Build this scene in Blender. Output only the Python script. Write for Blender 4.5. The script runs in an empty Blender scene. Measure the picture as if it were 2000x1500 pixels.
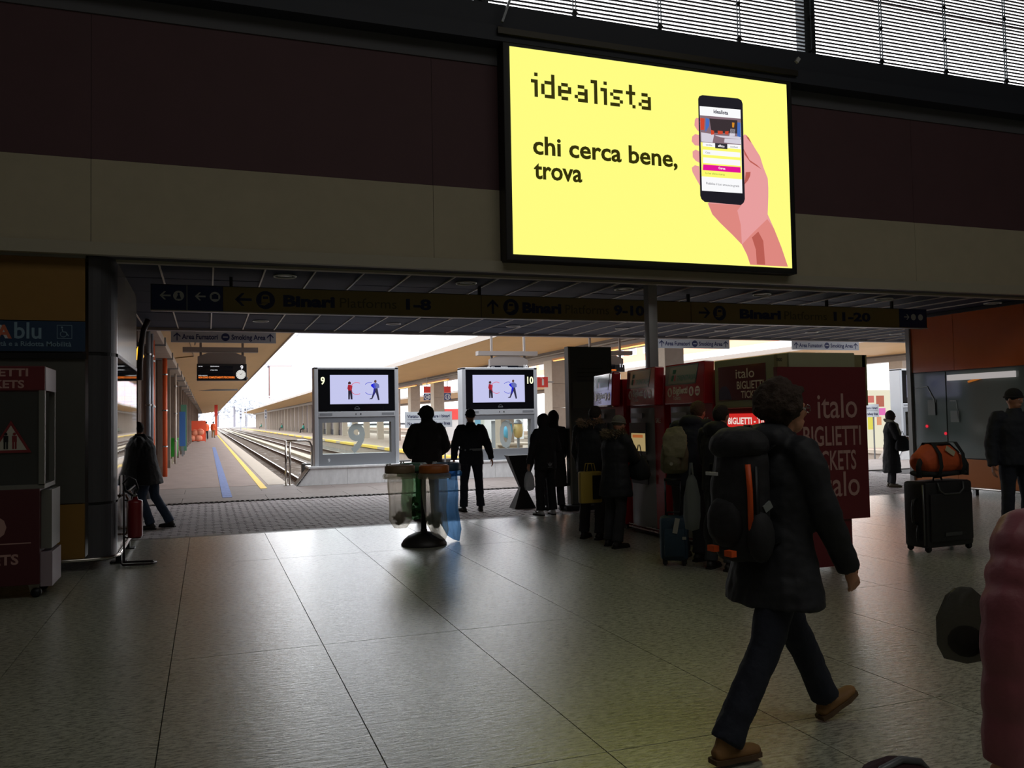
import bpy, bmesh, math, random
from mathutils import Vector, Matrix, noise
random.seed(7)
SC = bpy.context.scene
COL = SC.collection
PI = math.pi

# ------------------------------------------------------------------ camera
cd = bpy.data.cameras.new('camera'); cam = bpy.data.objects.new('camera', cd); COL.objects.link(cam)
cd.sensor_width = 36.0; cd.lens = 36.0 * 1655.0 / 2000.0; cd.clip_start = 0.05; cd.clip_end = 1500
R = ((0.94096727, -0.00390475, 0.33847504), (-0.33799296, 0.04374026, 0.94013167), (-0.01847596, -0.99903531, 0.03983838))
cam.matrix_world = Matrix(((R[0][0], -R[0][1], -R[0][2], 0.0), (R[1][0], -R[1][1], -R[1][2], 0.0), (R[2][0], -R[2][1], -R[2][2], 1.6), (0, 0, 0, 1)))
SC.camera = cam

# ------------------------------------------------------------------ sky, lights, exposure
w = bpy.data.worlds.new('overcast_sky'); SC.world = w; w.use_nodes = True
nt = w.node_tree; nt.nodes.clear()
wo = nt.nodes.new('ShaderNodeOutputWorld'); bg = nt.nodes.new('ShaderNodeBackground')
tc = nt.nodes.new('ShaderNodeTexCoord'); nz = nt.nodes.new('ShaderNodeTexNoise'); cr = nt.nodes.new('ShaderNodeValToRGB')
nz.inputs['Scale'].default_value = 2.0; nz.inputs['Detail'].default_value = 4
cr.color_ramp.elements[0].color = (.90, .94, 1.0, 1); cr.color_ramp.elements[1].color = (1.0, 1.0, 1.0, 1)
nt.links.new(tc.outputs['Generated'], nz.inputs['Vector']); nt.links.new(nz.outputs['Fac'], cr.inputs['Fac'])
nt.links.new(cr.outputs['Color'], bg.inputs['Color']); bg.inputs['Strength'].default_value = 4.5
nt.links.new(bg.outputs[0], wo.inputs[0])

def area(name, loc, size, size_y, energy, col=(1, 1, 1), rot=(0, 0, 0)):
    l = bpy.data.lights.new(name, 'AREA'); l.shape = 'RECTANGLE'; l.size = size; l.size_y = size_y; l.energy = energy; l.color = col
    o = bpy.data.objects.new(name, l); COL.objects.link(o); o.location = loc; o.rotation_euler = rot
    return o
HALL_LIGHTS = [area('hall_fill_light', (6, -3, 12.4), 16, 8, 330, (1, .97, .9))]  # unseen fill lamp added under the roof to brighten the hall floor

SC.view_settings.view_transform = 'Standard'; SC.view_settings.look = 'None'
SC.view_settings.exposure = 0.0; SC.view_settings.gamma = 1.0; SC.view_settings.use_curve_mapping = False
cy = SC.cycles
cy.max_bounces = 7; cy.diffuse_bounces = 4; cy.glossy_bounces = 4; cy.transmission_bounces = 6; cy.transparent_max_bounces = 12
cy.caustics_reflective = False; cy.caustics_refractive = False; cy.sample_clamp_indirect = 4.0
cy.use_denoising = True

# ------------------------------------------------------------------ helpers
def s(r, g, b):
    return tuple((c / 255 / 12.92 if c / 255 <= .04045 else ((c / 255 + .055) / 1.055) ** 2.4) for c in (r, g, b))

MATS = {}
def mat(name, col=(.5, .5, .5), rough=.6, metal=0.0, nz=0.0, scale=6.0, bump=0.0, bscale=None, emit=None, es=1.0,
        coat=0.0, stretch=(1, 1, 1), spec=.5, trans=0.0, alpha=1.0, rnz=0.0, sheer=0.0):
    if name in MATS: return MATS[name]
    m = bpy.data.materials.new(name); m.use_nodes = True; MATS[name] = m
    t = m.node_tree; p = t.nodes['Principled BSDF']
    p.inputs['Base Color'].default_value = (*col, 1); p.inputs['Roughness'].default_value = rough; p.inputs['Metallic'].default_value = metal
    p.inputs['Specular IOR Level'].default_value = spec
    if coat: p.inputs['Coat Weight'].default_value = coat; p.inputs['Coat Roughness'].default_value = .08
    if trans: p.inputs['Transmission Weight'].default_value = trans
    if alpha < 1: p.inputs['Alpha'].default_value = alpha
    if emit is not None:
        p.inputs['Emission Color'].default_value = (*emit, 1); p.inputs['Emission Strength'].default_value = es
    if nz or bump or rnz:
        c = t.nodes.new('ShaderNodeTexCoord'); mp = t.nodes.new('ShaderNodeMapping'); mp.inputs['Scale'].default_value = stretch
        t.links.new(c.outputs['Object'], mp.inputs['Vector'])
        n = t.nodes.new('ShaderNodeTexNoise'); n.inputs['Scale'].default_value = scale; n.inputs['Detail'].default_value = 6; n.inputs['Roughness'].default_value = .6
        t.links.new(mp.outputs[0], n.inputs['Vector'])
        if nz:
            mr = t.nodes.new('ShaderNodeMapRange'); mr.inputs['From Min'].default_value = .3; mr.inputs['From Max'].default_value = .7
            mr.inputs['To Min'].default_value = 1 - nz; mr.inputs['To Max'].default_value = 1 + nz
            t.links.new(n.outputs['Fac'], mr.inputs['Value'])
            vm = t.nodes.new('ShaderNodeVectorMath'); vm.operation = 'SCALE'; vm.inputs[0].default_value = col
            t.links.new(mr.outputs[0], vm.inputs['Scale']); t.links.new(vm.outputs[0], p.inputs['Base Color'])
        if rnz:
            m2 = t.nodes.new('ShaderNodeMapRange'); m2.inputs['From Min'].default_value = .3; m2.inputs['From Max'].default_value = .7
            m2.inputs['To Min'].default_value = rough - rnz; m2.inputs['To Max'].default_value = rough + rnz
            t.links.new(n.outputs['Fac'], m2.inputs['Value']); t.links.new(m2.outputs[0], p.inputs['Roughness'])
        if bump:
            n2 = n
            if bscale:
                n2 = t.nodes.new('ShaderNodeTexNoise'); n2.inputs['Scale'].default_value = bscale; n2.inputs['Detail'].default_value = 4
                t.links.new(mp.outputs[0], n2.inputs['Vector'])
            b = t.nodes.new('ShaderNodeBump'); b.inputs['Strength'].default_value = bump; b.inputs['Distance'].default_value = .02
            t.links.new(n2.outputs['Fac'], b.inputs['Height']); t.links.new(b.outputs[0], p.inputs['Normal'])
    if sheer:   # thin plastic film: partly see-through, partly glowing with the light behind it
        out = t.nodes['Material Output']; tr = t.nodes.new('ShaderNodeBsdfTransparent'); tl = t.nodes.new('ShaderNodeBsdfTranslucent')
        tl.inputs['Color'].default_value = (*col, 1); tr.inputs['Color'].default_value = (*[min(1, c * .6 + .4) for c in col], 1)
        m1 = t.nodes.new('ShaderNodeMixShader'); m1.inputs[0].default_value = .72
        m3 = t.nodes.new('ShaderNodeMixShader'); m3.inputs[0].default_value = sheer
        t.links.new(p.outputs[0], m1.inputs[1]); t.links.new(tl.outputs[0], m1.inputs[2])
        t.links.new(m1.outputs[0], m3.inputs[1]); t.links.new(tr.outputs[0], m3.inputs[2]); t.links.new(m3.outputs[0], out.inputs[0])
    return m

def glow(name, col, es=1.0):
    """a lit display surface: emission only over black"""
    return mat(name, (0, 0, 0), .4, emit=col, es=es, spec=0.2)

ORIG = {}
def tag(o, label=None, cat=None, group=None, kind=None):
    if label: o['label'] = label
    if cat: o['category'] = cat
    if group: o['group'] = group
    if kind: o['kind'] = kind
    return o
def thing(name, label, cat, loc=(0, 0, 0), rotz=0.0, group=None, local=False, kind=None):
    o = bpy.data.objects.new(name, None); COL.objects.link(o); o.empty_display_size = .1
    o.location = loc; o.rotation_euler = (0, 0, rotz)
    ORIG[o.name] = Vector((0, 0, 0)) if local else Vector(loc)
    return tag(o, label, cat, group, kind)

class MB:
    def __init__(self): self.v = []; self.f = []
    def add(self, vs, fs):
        b = len(self.v); self.v += [Vector(q) for q in vs]; self.f += [tuple(b + i for i in q) for q in fs]; return self
    def box(self, x0, x1, y0, y1, z0, z1):
        return self.add([(x0, y0, z0), (x1, y0, z0), (x1, y1, z0), (x0, y1, z0), (x0, y0, z1), (x1, y0, z1), (x1, y1, z1), (x0, y1, z1)],
                        [(0, 3, 2, 1), (4, 5, 6, 7), (0, 1, 5, 4), (1, 2, 6, 5), (2, 3, 7, 6), (3, 0, 4, 7)])
    def cbox(self, c, sz, M3=None):
        x, y, z = [q / 2 for q in sz]; c = Vector(c); M3 = M3 or Matrix.Identity(3)
        vs = [c + M3 @ Vector(q) for q in [(-x, -y, -z), (x, -y, -z), (x, y, -z), (-x, y, -z), (-x, -y, z), (x, -y, z), (x, y, z), (-x, y, z)]]
        return self.add(vs, [(0, 3, 2, 1), (4, 5, 6, 7), (0, 1, 5, 4), (1, 2, 6, 5), (2, 3, 7, 6), (3, 0, 4, 7)])
    def tube(self, pts, rad, n=10, ref=None, cap=True):
        pts = [Vector(q) for q in pts]; k = len(pts)
        if not isinstance(rad, (list,)): rad = [rad] * k
        rad = [(r, r) if not isinstance(r, (tuple, list)) else r for r in rad]
        vs = []; a = Vector(ref) if ref is not None else None
        for i in range(k):
            t = (pts[min(i + 1, k - 1)] - pts[max(i - 1, 0)])
            t = t.normalized() if t.length > 1e-9 else Vector((0, 0, 1))
            if a is None: a = t.orthogonal()
            a2 = (Vector(ref) if ref is not None else a); a2 = a2 - t * a2.dot(t)
            if a2.length < 1e-4: a2 = t.orthogonal()
            a = a2.normalized(); b = t.cross(a)
            for j in range(n):
                th = 2 * PI * j / n
                vs.append(pts[i] + a * (rad[i][0] * math.cos(th)) + b * (rad[i][1] * math.sin(th)))
        fs = [(i * n + j, i * n + (j + 1) % n, (i + 1) * n + (j + 1) % n, (i + 1) * n + j) for i in range(k - 1) for j in range(n)]
        if cap: fs += [tuple(range(n - 1, -1, -1)), tuple((k - 1) * n + j for j in range(n))]
        return self.add(vs, fs)
    def ell(self, c, r, nu=14, nv=9, M3=None):
        c = Vector(c); r = r if isinstance(r, (tuple, list)) else (r, r, r); M3 = M3 or Matrix.Identity(3)
        vs = [c + M3 @ Vector((0, 0, -r[2]))]
        for i in range(1, nv):
            ph = -PI / 2 + PI * i / nv
            for j in range(nu):
                th = 2 * PI * j / nu; vs.append(c + M3 @ Vector((r[0] * math.cos(ph) * math.cos(th), r[1] * math.cos(ph) * math.sin(th), r[2] * math.sin(ph))))
        vs.append(c + M3 @ Vector((0, 0, r[2]))); T = len(vs) - 1
        fs = [(0, 1 + (j + 1) % nu, 1 + j) for j in range(nu)]
        for i in range(nv - 2):
            for j in range(nu): fs.append((1 + i * nu + j, 1 + i * nu + (j + 1) % nu, 1 + (i + 1) * nu + (j + 1) % nu, 1 + (i + 1) * nu + j))
        fs += [(T, 1 + (nv - 2) * nu + j, 1 + (nv - 2) * nu + (j + 1) % nu) for j in range(nu)]
        return self.add(vs, fs)
    def lathe(self, c, prof, n=24, wob=None):
        c = Vector(c); k = len(prof); vs = []
        for (r, z) in prof:
            for j in range(n):
                th = 2 * PI * j / n; q = r * (1 + (wob(th, z) if wob else 0)); vs.append(c + Vector((q * math.cos(th), q * math.sin(th), z)))
        fs = [(i * n + j, i * n + (j + 1) % n, (i + 1) * n + (j + 1) % n, (i + 1) * n + j) for i in range(k - 1) for j in range(n)]
        if prof[0][0] > 1e-6: fs.append(tuple(range(n - 1, -1, -1)))
        if prof[-1][0] > 1e-6: fs.append(tuple((k - 1) * n + j for j in range(n)))
        return self.add(vs, fs)
    def prism(self, fr, poly, d0=0.0, d1=.003):
        n = len(poly); vs = [fr(x, y, d0) for x, y in poly] + [fr(x, y, d1) for x, y in poly]
        ar = sum(poly[i][0] * poly[(i + 1) % n][1] - poly[(i + 1) % n][0] * poly[i][1] for i in range(n))
        top = tuple(range(n, 2 * n)); bot = tuple(range(n - 1, -1, -1)); side = [(i, (i + 1) % n, n + (i + 1) % n, n + i) for i in range(n)]
        if ar < 0: top = top[::-1]; bot = bot[::-1]; side = [q[::-1] for q in side]
        return self.add(vs, [top, bot] + side)
    def rect(self, fr, x0, y0, x1, y1, d0=0.0, d1=.003): return self.prism(fr, [(x0, y0), (x1, y0), (x1, y1), (x0, y1)], d0, d1)
    def disc(self, fr, x, y, r, d0=0.0, d1=.003, n=24, ry=None):
        return self.prism(fr, [(x + r * math.cos(2 * PI * i / n), y + (ry or r) * math.sin(2 * PI * i / n)) for i in range(n)], d0, d1)
    def ring(self, fr, x, y, r0, r1, d0=0.0, d1=.003, a0=0.0, a1=2 * PI, n=24):
        for i in range(n):
            p = a0 + (a1 - a0) * i / n; q = a0 + (a1 - a0) * (i + 1) / n
            self.prism(fr, [(x + r0 * math.cos(p), y + r0 * math.sin(p)), (x + r1 * math.cos(p), y + r1 * math.sin(p)), (x + r1 * math.cos(q), y + r1 * math.sin(q)), (x + r0 * math.cos(q), y + r0 * math.sin(q))], d0, d1)
        return self
    def mesh(self, name, off=None, smooth=False, bevel=0.0):
        me = bpy.data.meshes.new(name); vs = self.v if off is None else [q - off for q in self.v]
        me.from_pydata([tuple(q) for q in vs], [], self.f); me.update()
        if bevel:
            bm = bmesh.new(); bm.from_mesh(me)
            try: bmesh.ops.bevel(bm, geom=[e for e in bm.edges if len(e.link_faces) == 2 and e.calc_face_angle(0) > .6], offset=bevel, segments=2, affect='EDGES', profile=.5, clamp_overlap=True)
            except Exception: pass
            bm.to_mesh(me); bm.free()
        if smooth:
            me.polygons.foreach_set('use_smooth', [True] * len(me.polygons))
            if bevel: me.set_sharp_from_angle(angle=.7)
        return me
    def build(self, name, m, parent=None, smooth=False, bevel=0.0, origin=None):
        off = Vector(origin) if origin is not None else (ORIG[parent.name] if parent is not None else Vector((0, 0, 0)))
        me = self.mesh(name, off, smooth, bevel)
        if m is not None: me.materials.append(m)
        o = bpy.data.objects.new(name, me); COL.objects.link(o)
        if parent is not None: o.parent = parent
        elif origin is not None: o.location = origin
        ORIG[o.name] = off
        return o

def copy_tree(o, parent=None, delta=None):
    c = o.copy(); COL.objects.link(c); ORIG[c.name] = ORIG.get(o.name, Vector((0, 0, 0)))
    if parent is not None: c.parent = parent
    if delta is not None: c.location = o.location + Vector(delta); ORIG[c.name] = ORIG[c.name] + Vector(delta)
    for ch in list(o.children): copy_tree(ch, c)
    return c

class Frame:
    """a flat drawing plane: o + u*x + v*y + n*d"""
    def __init__(self, o, u, v): self.o = Vector(o); self.u = Vector(u).normalized(); self.v = Vector(v).normalized(); self.n = self.u.cross(self.v)
    def __call__(self, x, y, d=0.0): return self.o + self.u * x + self.v * y + self.n * d
def FS(x, y, z): return Frame((x, y, z), (1, 0, 0), (0, 0, 1))      # faces the hall (-Y)
def FW(x, y, z): return Frame((x, y, z), (0, -1, 0), (0, 0, 1))     # faces -X

TXT = {}
def text(st, fr, x, y, size, m, parent, name='lettering', bold=0.0, sx=1.0, align='LEFT', d=.004, space=1.0, shear=0.0, width=None):
    key = (st, size, bold, align, space, shear)
    if key not in TXT:
        cu = bpy.data.curves.new('t', 'FONT'); cu.body = st; cu.size = size; cu.offset = bold; cu.align_x = align; cu.resolution_u = 3; cu.space_character = space; cu.shear = shear
        ob = bpy.data.objects.new('t', cu); me = bpy.data.meshes.new_from_object(ob)
        TXT[key] = ([tuple(q.co) for q in me.vertices], [tuple(p.vertices) for p in me.polygons])
        bpy.data.objects.remove(ob); bpy.data.curves.remove(cu); bpy.data.meshes.remove(me)
    vs, fs = TXT[key]
    if width and vs:
        x0 = min(q[0] for q in vs); x1 = max(q[0] for q in vs); sx = width / max(1e-6, x1 - x0)
    b = MB(); b.add([fr(x + q[0] * sx, y + q[1], d) for q in vs], fs)
    return b.build(name, m, parent)

def arrow(b, fr, x, y, sz, ang, d0=.002, d1=.006, th=.16):
    """arrow centred on x, y pointing along ang"""
    def rot(p): c, s_ = math.cos(ang), math.sin(ang); return (x + sz * (p[0] * c - p[1] * s_), y + sz * (p[0] * s_ + p[1] * c))
    t = th / 2
    b.prism(fr, [rot(p) for p in [(-.5, -t), (.35, -t), (.35, t), (-.5, t)]], d0, d1)
    for sg in (1, -1):
        b.prism(fr, [rot(p) for p in [(.5, 0), (.1, .4 * sg), (-.08, .4 * sg), (.28, 0)]], d0, d1)
    return b

def fuse(mb, voxel=.012, smooth=3, noise_amp=0.0, noise_scale=9.0, decimate=None):
    """weld overlapping pieces into one skin"""
    me = mb.mesh('fuse'); ob = bpy.data.objects.new('fuse', me); COL.objects.link(ob)
    r = ob.modifiers.new('r', 'REMESH'); r.mode = 'VOXEL'; r.voxel_size = voxel
    if smooth: sm = ob.modifiers.new('s', 'SMOOTH'); sm.factor = .5; sm.iterations = smooth
    if decimate: dm = ob.modifiers.new('d', 'DECIMATE'); dm.ratio = decimate
    dg = bpy.context.evaluated_depsgraph_get(); ev = ob.evaluated_get(dg)
    out = bpy.data.meshes.new_from_object(ev); bpy.data.objects.remove(ob); bpy.data.meshes.remove(me)
    if noise_amp:
        nrm = [v.normal.copy() for v in out.vertices]
        for v, n_ in zip(out.vertices, nrm): v.co += n_ * (noise.noise(v.co * noise_scale) * noise_amp + noise.noise(v.co * noise_scale * 2.7) * noise_amp * .4)
    out.polygons.foreach_set('use_smooth', [True] * len(out.polygons)); out.update()
    return out
def part_mesh(name, me, m, parent):
    me.name = name; me.materials.clear(); me.materials.append(m)
    o = bpy.data.objects.new(name, me); COL.objects.link(o); o.parent = parent; ORIG[o.name] = ORIG[parent.name]
    return o

# ------------------------------------------------------------------ shared materials
BLACKM = mat('black_metal', s(28, 29, 32), .45, .3)
STEEL = mat('brushed_steel', s(170, 172, 175), .25, 1.0, rnz=.08, scale=20)
GREYP = mat('grey_paint', s(132, 136, 142), .35, .2)
WHITEP = mat('white_paint', s(205, 206, 208), .4)
# ================================================================== SETTING
# ---- hall floor: large resin-terrazzo slabs with thin joints
FLOOR = bpy.data.materials.new('hall_floor'); FLOOR.use_nodes = True
t = FLOOR.node_tree; p = t.nodes['Principled BSDF']
c = t.nodes.new('ShaderNodeTexCoord'); mp = t.nodes.new('ShaderNodeMapping'); mp.inputs['Scale'].default_value = (1.0, 3.4, 1)
mp.inputs['Rotation'].default_value = (0, 0, .12)
n1 = t.nodes.new('ShaderNodeTexNoise'); n1.inputs['Scale'].default_value = 17; n1.inputs['Detail'].default_value = 10; n1.inputs['Roughness'].default_value = .78
n2 = t.nodes.new('ShaderNodeTexNoise'); n2.inputs['Scale'].default_value = .5; n2.inputs['Detail'].default_value = 4
n3 = t.nodes.new('ShaderNodeTexNoise'); n3.inputs['Scale'].default_value = 10; n3.inputs['Detail'].default_value = 5; n3.inputs['Roughness'].default_value = .65
cr = t.nodes.new('ShaderNodeValToRGB'); e = cr.color_ramp.elements
e[0].position = .38; e[0].color = (*s(112, 115, 102), 1); e[1].position = .64; e[1].color = (*s(236, 238, 222), 1)
x_ = cr.color_ramp.elements.new(.5); x_.color = (*s(174, 178, 162), 1)
mx = t.nodes.new('ShaderNodeMix'); mx.data_type = 'RGBA'; mx.blend_type = 'MULTIPLY'; mx.inputs[0].default_value = .5
cr2 = t.nodes.new('ShaderNodeValToRGB'); cr2.color_ramp.elements[0].position = .35; cr2.color_ramp.elements[0].color = (.62, .6, .55, 1); cr2.color_ramp.elements[1].position = .62
rr = t.nodes.new('ShaderNodeMapRange'); rr.inputs['From Min'].default_value = .3; rr.inputs['From Max'].default_value = .7; rr.inputs['To Min'].default_value = .18; rr.inputs['To Max'].default_value = .40
bp = t.nodes.new('ShaderNodeBump'); bp.inputs['Strength'].default_value = .3; bp.inputs['Distance'].default_value = .01
L = t.links.new
L(c.outputs['Object'], mp.inputs['Vector']); L(mp.outputs[0], n1.inputs['Vector']); L(c.outputs['Object'], n2.inputs['Vector']); L(mp.outputs[0], n3.inputs['Vector'])
L(n1.outputs['Fac'], cr.inputs['Fac']); L(n2.outputs['Fac'], cr2.inputs['Fac']); L(cr.outputs[0], mx.inputs[6]); L(cr2.outputs[0], mx.inputs[7]); L(mx.outputs[2], p.inputs['Base Color'])
L(n1.outputs['Fac'], rr.inputs['Value']); L(rr.outputs[0], p.inputs['Roughness']); L(n3.outputs['Fac'], bp.inputs['Height']); L(bp.outputs[0], p.inputs['Normal'])
p.inputs['Specular IOR Level'].default_value = .9; p.inputs['Coat Weight'].default_value = .9; p.inputs['Coat Roughness'].default_value = .3; p.inputs['Coat IOR'].default_value = 1.65; L(bp.outputs[0], p.inputs['Coat Normal'])

floor = thing('floor', None, None, (0, 0, 0), kind='structure')
MB().box(-9, 26, -14, 13.0, -.3, -.012).build('joint_bed', mat('joint_dark', s(40, 38, 34), .8), floor)
ysm = [-14, -8, -4, -.5, 3.72, 6.25, 10.37, 12.86]; xs0 = .775 - 1.012 * 9
xs = [xs0 + 1.012 * i for i in range(35)]
for j in range(len(ysm) - 1):
    for i in range(len(xs) - 1):
        if j < 3 and (i % 4): continue
        k = 4 if j < 3 else 1
        xa = xs[i]; xb = xs[min(i + k, len(xs) - 1)]
        MB().box(xa + .003, xb - .003, ysm[j] + .003, ysm[j + 1] - .003, -.012, 0).build('floor_tile', FLOOR, floor)
MB().box(-9, 26, 12.864, 13.0, -.012, .0).build('threshold_strip', mat('threshold', s(120, 118, 112), .45, nz=.1), floor)

# ---- paved crossing outside the hall
PAV = mat('paver_concrete', s(176, 168, 169), .75, nz=.16, scale=14, bump=.25, bscale=60)
pav = thing('pavement', None, None, (0, 13, 0), kind='structure')
MB().box(-5, 32, 13.0, 22.6, -.4, -.03).build('joint_bed', mat('paver_joint', s(66, 62, 64), .9), pav)
# interlocking block: I-shaped
def paver_poly(w_, h_):
    a, b, k = w_ / 2, h_ / 2, .05
    return [(-a, -b), (-a * .3, -b), (-a * .15, -b + k), (a * .15, -b + k), (a * .3, -b), (a, -b), (a, b), (a * .3, b), (a * .15, b - k), (-a * .15, b - k), (-a * .3, b), (-a, b)]
PF = Frame((0, 0, -.03), (1, 0, 0), (0, 1, 0))
pm = MB().prism(PF, paver_poly(.2385, .2085), 0, .028).mesh('paver'); pm.materials.append(PAV)
rest = MB(); cnt = 0; rows = 24
for r_ in range(rows):
    y = 13.12 + r_ * .212
    for q in range(74):
        x = -1.25 + q * .242 + (.121 if r_ % 2 else 0)
        if y < 15.0 and cnt < 300 and x < 9.0:
            o = bpy.data.objects.new('paver', pm); COL.objects.link(o); o.parent = pav; o.location = (x, y - 13, random.uniform(-.002, .002)); cnt += 1
        else:
            f2 = Frame((x, y, -.03), (1, 0, 0), (0, 1, 0)); rest.prism(f2, paver_poly(.2385, .2085), 0, .028 + random.uniform(-.002, .002))
o = rest.build('paver_field', PAV, pav); o['kind'] = 'stuff'
# drain channel with bars
dr = MB(); 
for i in range(150): dr.box(-2.0 + i * .1, -2.0 + i * .1 + .045, 18.22, 18.42, -.03, .002)
o = dr.build('drain_grating', mat('iron', s(58, 52, 50), .6, .6), pav); o['kind'] = 'stuff'
SLABM = mat('stone_slab', s(128, 118, 114), .7, nz=.12, scale=5, bump=.2, bscale=40)
for j, (y0, y1) in enumerate([(18.5, 19.6), (19.6, 20.8), (20.8, 22.0)]):
    for i in range(20):
        x0 = -2.2 + i * 1.7 + (.8 if j % 2 else 0); MB().box(x0 + .004, x0 + 1.696, y0 + .004, y1 - .004, -.03, -.002).build('paving_slab', SLABM, pav)
MB().box(-2.2, 32, 22.0, 22.6, -.4, -.004).build('edge_course', SLABM, pav)

# ---- facade wall above the passage
CREAM = mat('cream_wall', s(182, 173, 150), .75, nz=.05, scale=3)
MAROON = mat('maroon_wall', s(88, 60, 67), .7, nz=.06, scale=2)
wf = thing('wall_front', None, None, (0, 10.3, 0), kind='structure')
MB().box(-9, 26, 10.32, 10.7, 3.5, 6.95).build('core', mat('dark_wall', s(70, 70, 74), .8), wf)
for i in range(9):   # cream lower band and maroon panels
    x0 = -9 + i * 3.9
    MB().box(x0, x0 + 3.895, 10.3, 10.33, 3.62, 4.555).build('cream_panel', CREAM, wf)
    MB().box(x0, x0 + 3.895, 10.31, 10.33, 4.56, 6.2).build('maroon_panel', MAROON, wf)
MB().box(-9, 26, 10.24, 10.33, 3.48, 3.62).build('lower_ledge', mat('ledge_cream', s(176, 170, 152), .6), wf)
MB().box(-9, 26, 10.29, 10.33, 6.2, 6.42).build('grey_band', mat('grey_band', s(92, 92, 98), .7), wf)
MB().box(-9, 26, 10.05, 10.7, 6.42, 6.62).build('beam_flange', mat('beam_blue', s(48, 52, 64), .6), wf)
MB().box(-9, 26, 10.15, 10.7, 6.62, 6.95).build('beam_web', MATS['beam_blue'], wf)
MB().box(-9, 26, 10.3, 10.7, 10.0, 13.0).build('upper_wall', MATS['dark_wall'], wf)
DW = mat('hall_wall', s(120, 112, 100), .8, nz=.05)
tag(MB().box(-9, 26, -14.3, -14, 0, 13).build('wall_back', DW), kind='structure')
tag(MB().box(-9.3, -9, -14.3, 10.7, 0, 13).build('wall_left', DW), kind='structure')
tag(MB().box(26, 26.3, -14.3, 10.7, 0, 13).build('wall_right', DW), kind='structure')
tag(MB().box(-9.3, 26.3, -14.3, 10.7, 13, 13.3).build('ceiling_hall', DW), kind='structure')

# ---- clerestory window with horizontal louvre blades
FRM = mat('window_frame', s(62, 68, 72), .5, .4)
win = thing('window_1', None, None, (0, 10.4, 6.95), kind='structure')
BL = mat('louvre_blade', s(96, 94, 104), .6)
z = 7.02; k = 0
while z < 9.95:
    MB().cbox((8.5, 10.44, z), (35, .036, .024), Matrix.Rotation(.35, 3, 'X')).build('louvre_blade', BL, win); z += .0565; k += 1
for i in range(-6, 14):
    X = 4.74 + 1.322 * i if True else 0
    thick = (i % 4 == 3)
    if thick:
        MB().box(X - .1, X + .1, 10.42, 10.62, 6.95, 10).build('mullion_post', FRM, win)
    bar = MB()
    for dx in (-.022, .022): bar.box(X + dx - .005, X + dx + .005, 10.36, 10.38, 6.98, 10)
    bar.build('hanger_rod', FRM, win)
    for kz in range(6):
        zz = 7.1 + kz * .535
        d = .035 if kz else .05
        MB().prism(FS(X, 10.36, zz), [(-d, 0), (0, -d), (d, 0), (0, d)], -.03, .01).build('rod_joint', BLACKM, win)
for zz in (8.16, 9.25): MB().box(-9, 26, 10.55, 10.585, zz, zz + .03).build('frame_rail', mat('frame_rail', s(150, 120, 118), .5), win)

# ---- passage ceiling (soffit) of dark metal panels, light T-bars, ring downlights
sof = thing('ceiling', None, None, (0, 10.7, 3.5), kind='structure')
PAN = mat('soffit_panel', s(52, 58, 74), .75, 0.0, spec=.15, nz=.08, scale=3, stretch=(.3, 14, 1), bump=.12)
TB = mat('t_bar', s(212, 206, 196), .5)
MB().box(-5, 32, 10.7, 18.1, 3.54, 3.9).build('slab', mat('slab_dark', s(50, 50, 52), .9), sof)
pe = MB().box(0, .596, 0, 1.2, 0, .02).mesh('ceiling_panel'); pe.materials.append(PAN)
for i in range(-3, 46):
    for j in range(6):
        o = bpy.data.objects.new('ceiling_panel', pe); COL.objects.link(o); o.parent = sof
        o.location = (-.528 + .612 * i, .02 + 1.225 * j, .012 + random.uniform(-.003, .003))
    MB().box(-.528 + .612 * i - .018, -.528 + .612 * i + .002, 10.72, 18.05, 3.494, 3.53).build('t_bar', TB, sof)
MB().box(-5, 32, 18.03, 18.22, 3.46, 3.95).build('edge_beam', mat('edge_beam', s(140, 134, 132), .6), sof)
MB().box(-5, 32, 10.62, 10.72, 3.47, 3.54).build('front_trim', MATS['ledge_cream'], sof)
RING = mat('lamp_ring', s(215, 215, 212), .4); LENS = mat('lamp_glass_off', s(60, 62, 66), .15)
ORD = ['first', 'second', 'third', 'fourth', 'fifth', 'sixth', 'seventh']
def downlight(x, y, i):
    t_ = thing('downlight', None, 'ceiling light', (x, y, 3.5), group='round recessed downlights in the passage ceiling')
    t_['label'] = 'unlit round recessed downlight, %s from the left in the %s row' % (ORD[i % 7], 'front' if i < 7 else 'rear')
    b = MB(); n = 28; pts = [(x + .14 * math.cos(2 * PI * q / n), y + .14 * math.sin(2 * PI * q / n), 3.5) for q in range(n + 1)]
    b.tube(pts, .012, 6, cap=False).build('rim', RING, t_, smooth=True)
    MB().lathe((x, y, 3.5), [(.0, .008), (.07, .004), (.12, .01)], 20).build('lens', LENS, t_, smooth=True)
    MB().box(x - .09, x + .09, y - .012, y + .012, 3.496, 3.503).build('crossbar', RING, t_)
n = 0
for i in range(6): downlight(.96 + 2.47 * i, 11.35, i)
for i in range(7): downlight(.95 + 2.52 * i, 16.5, i + 7)

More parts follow.
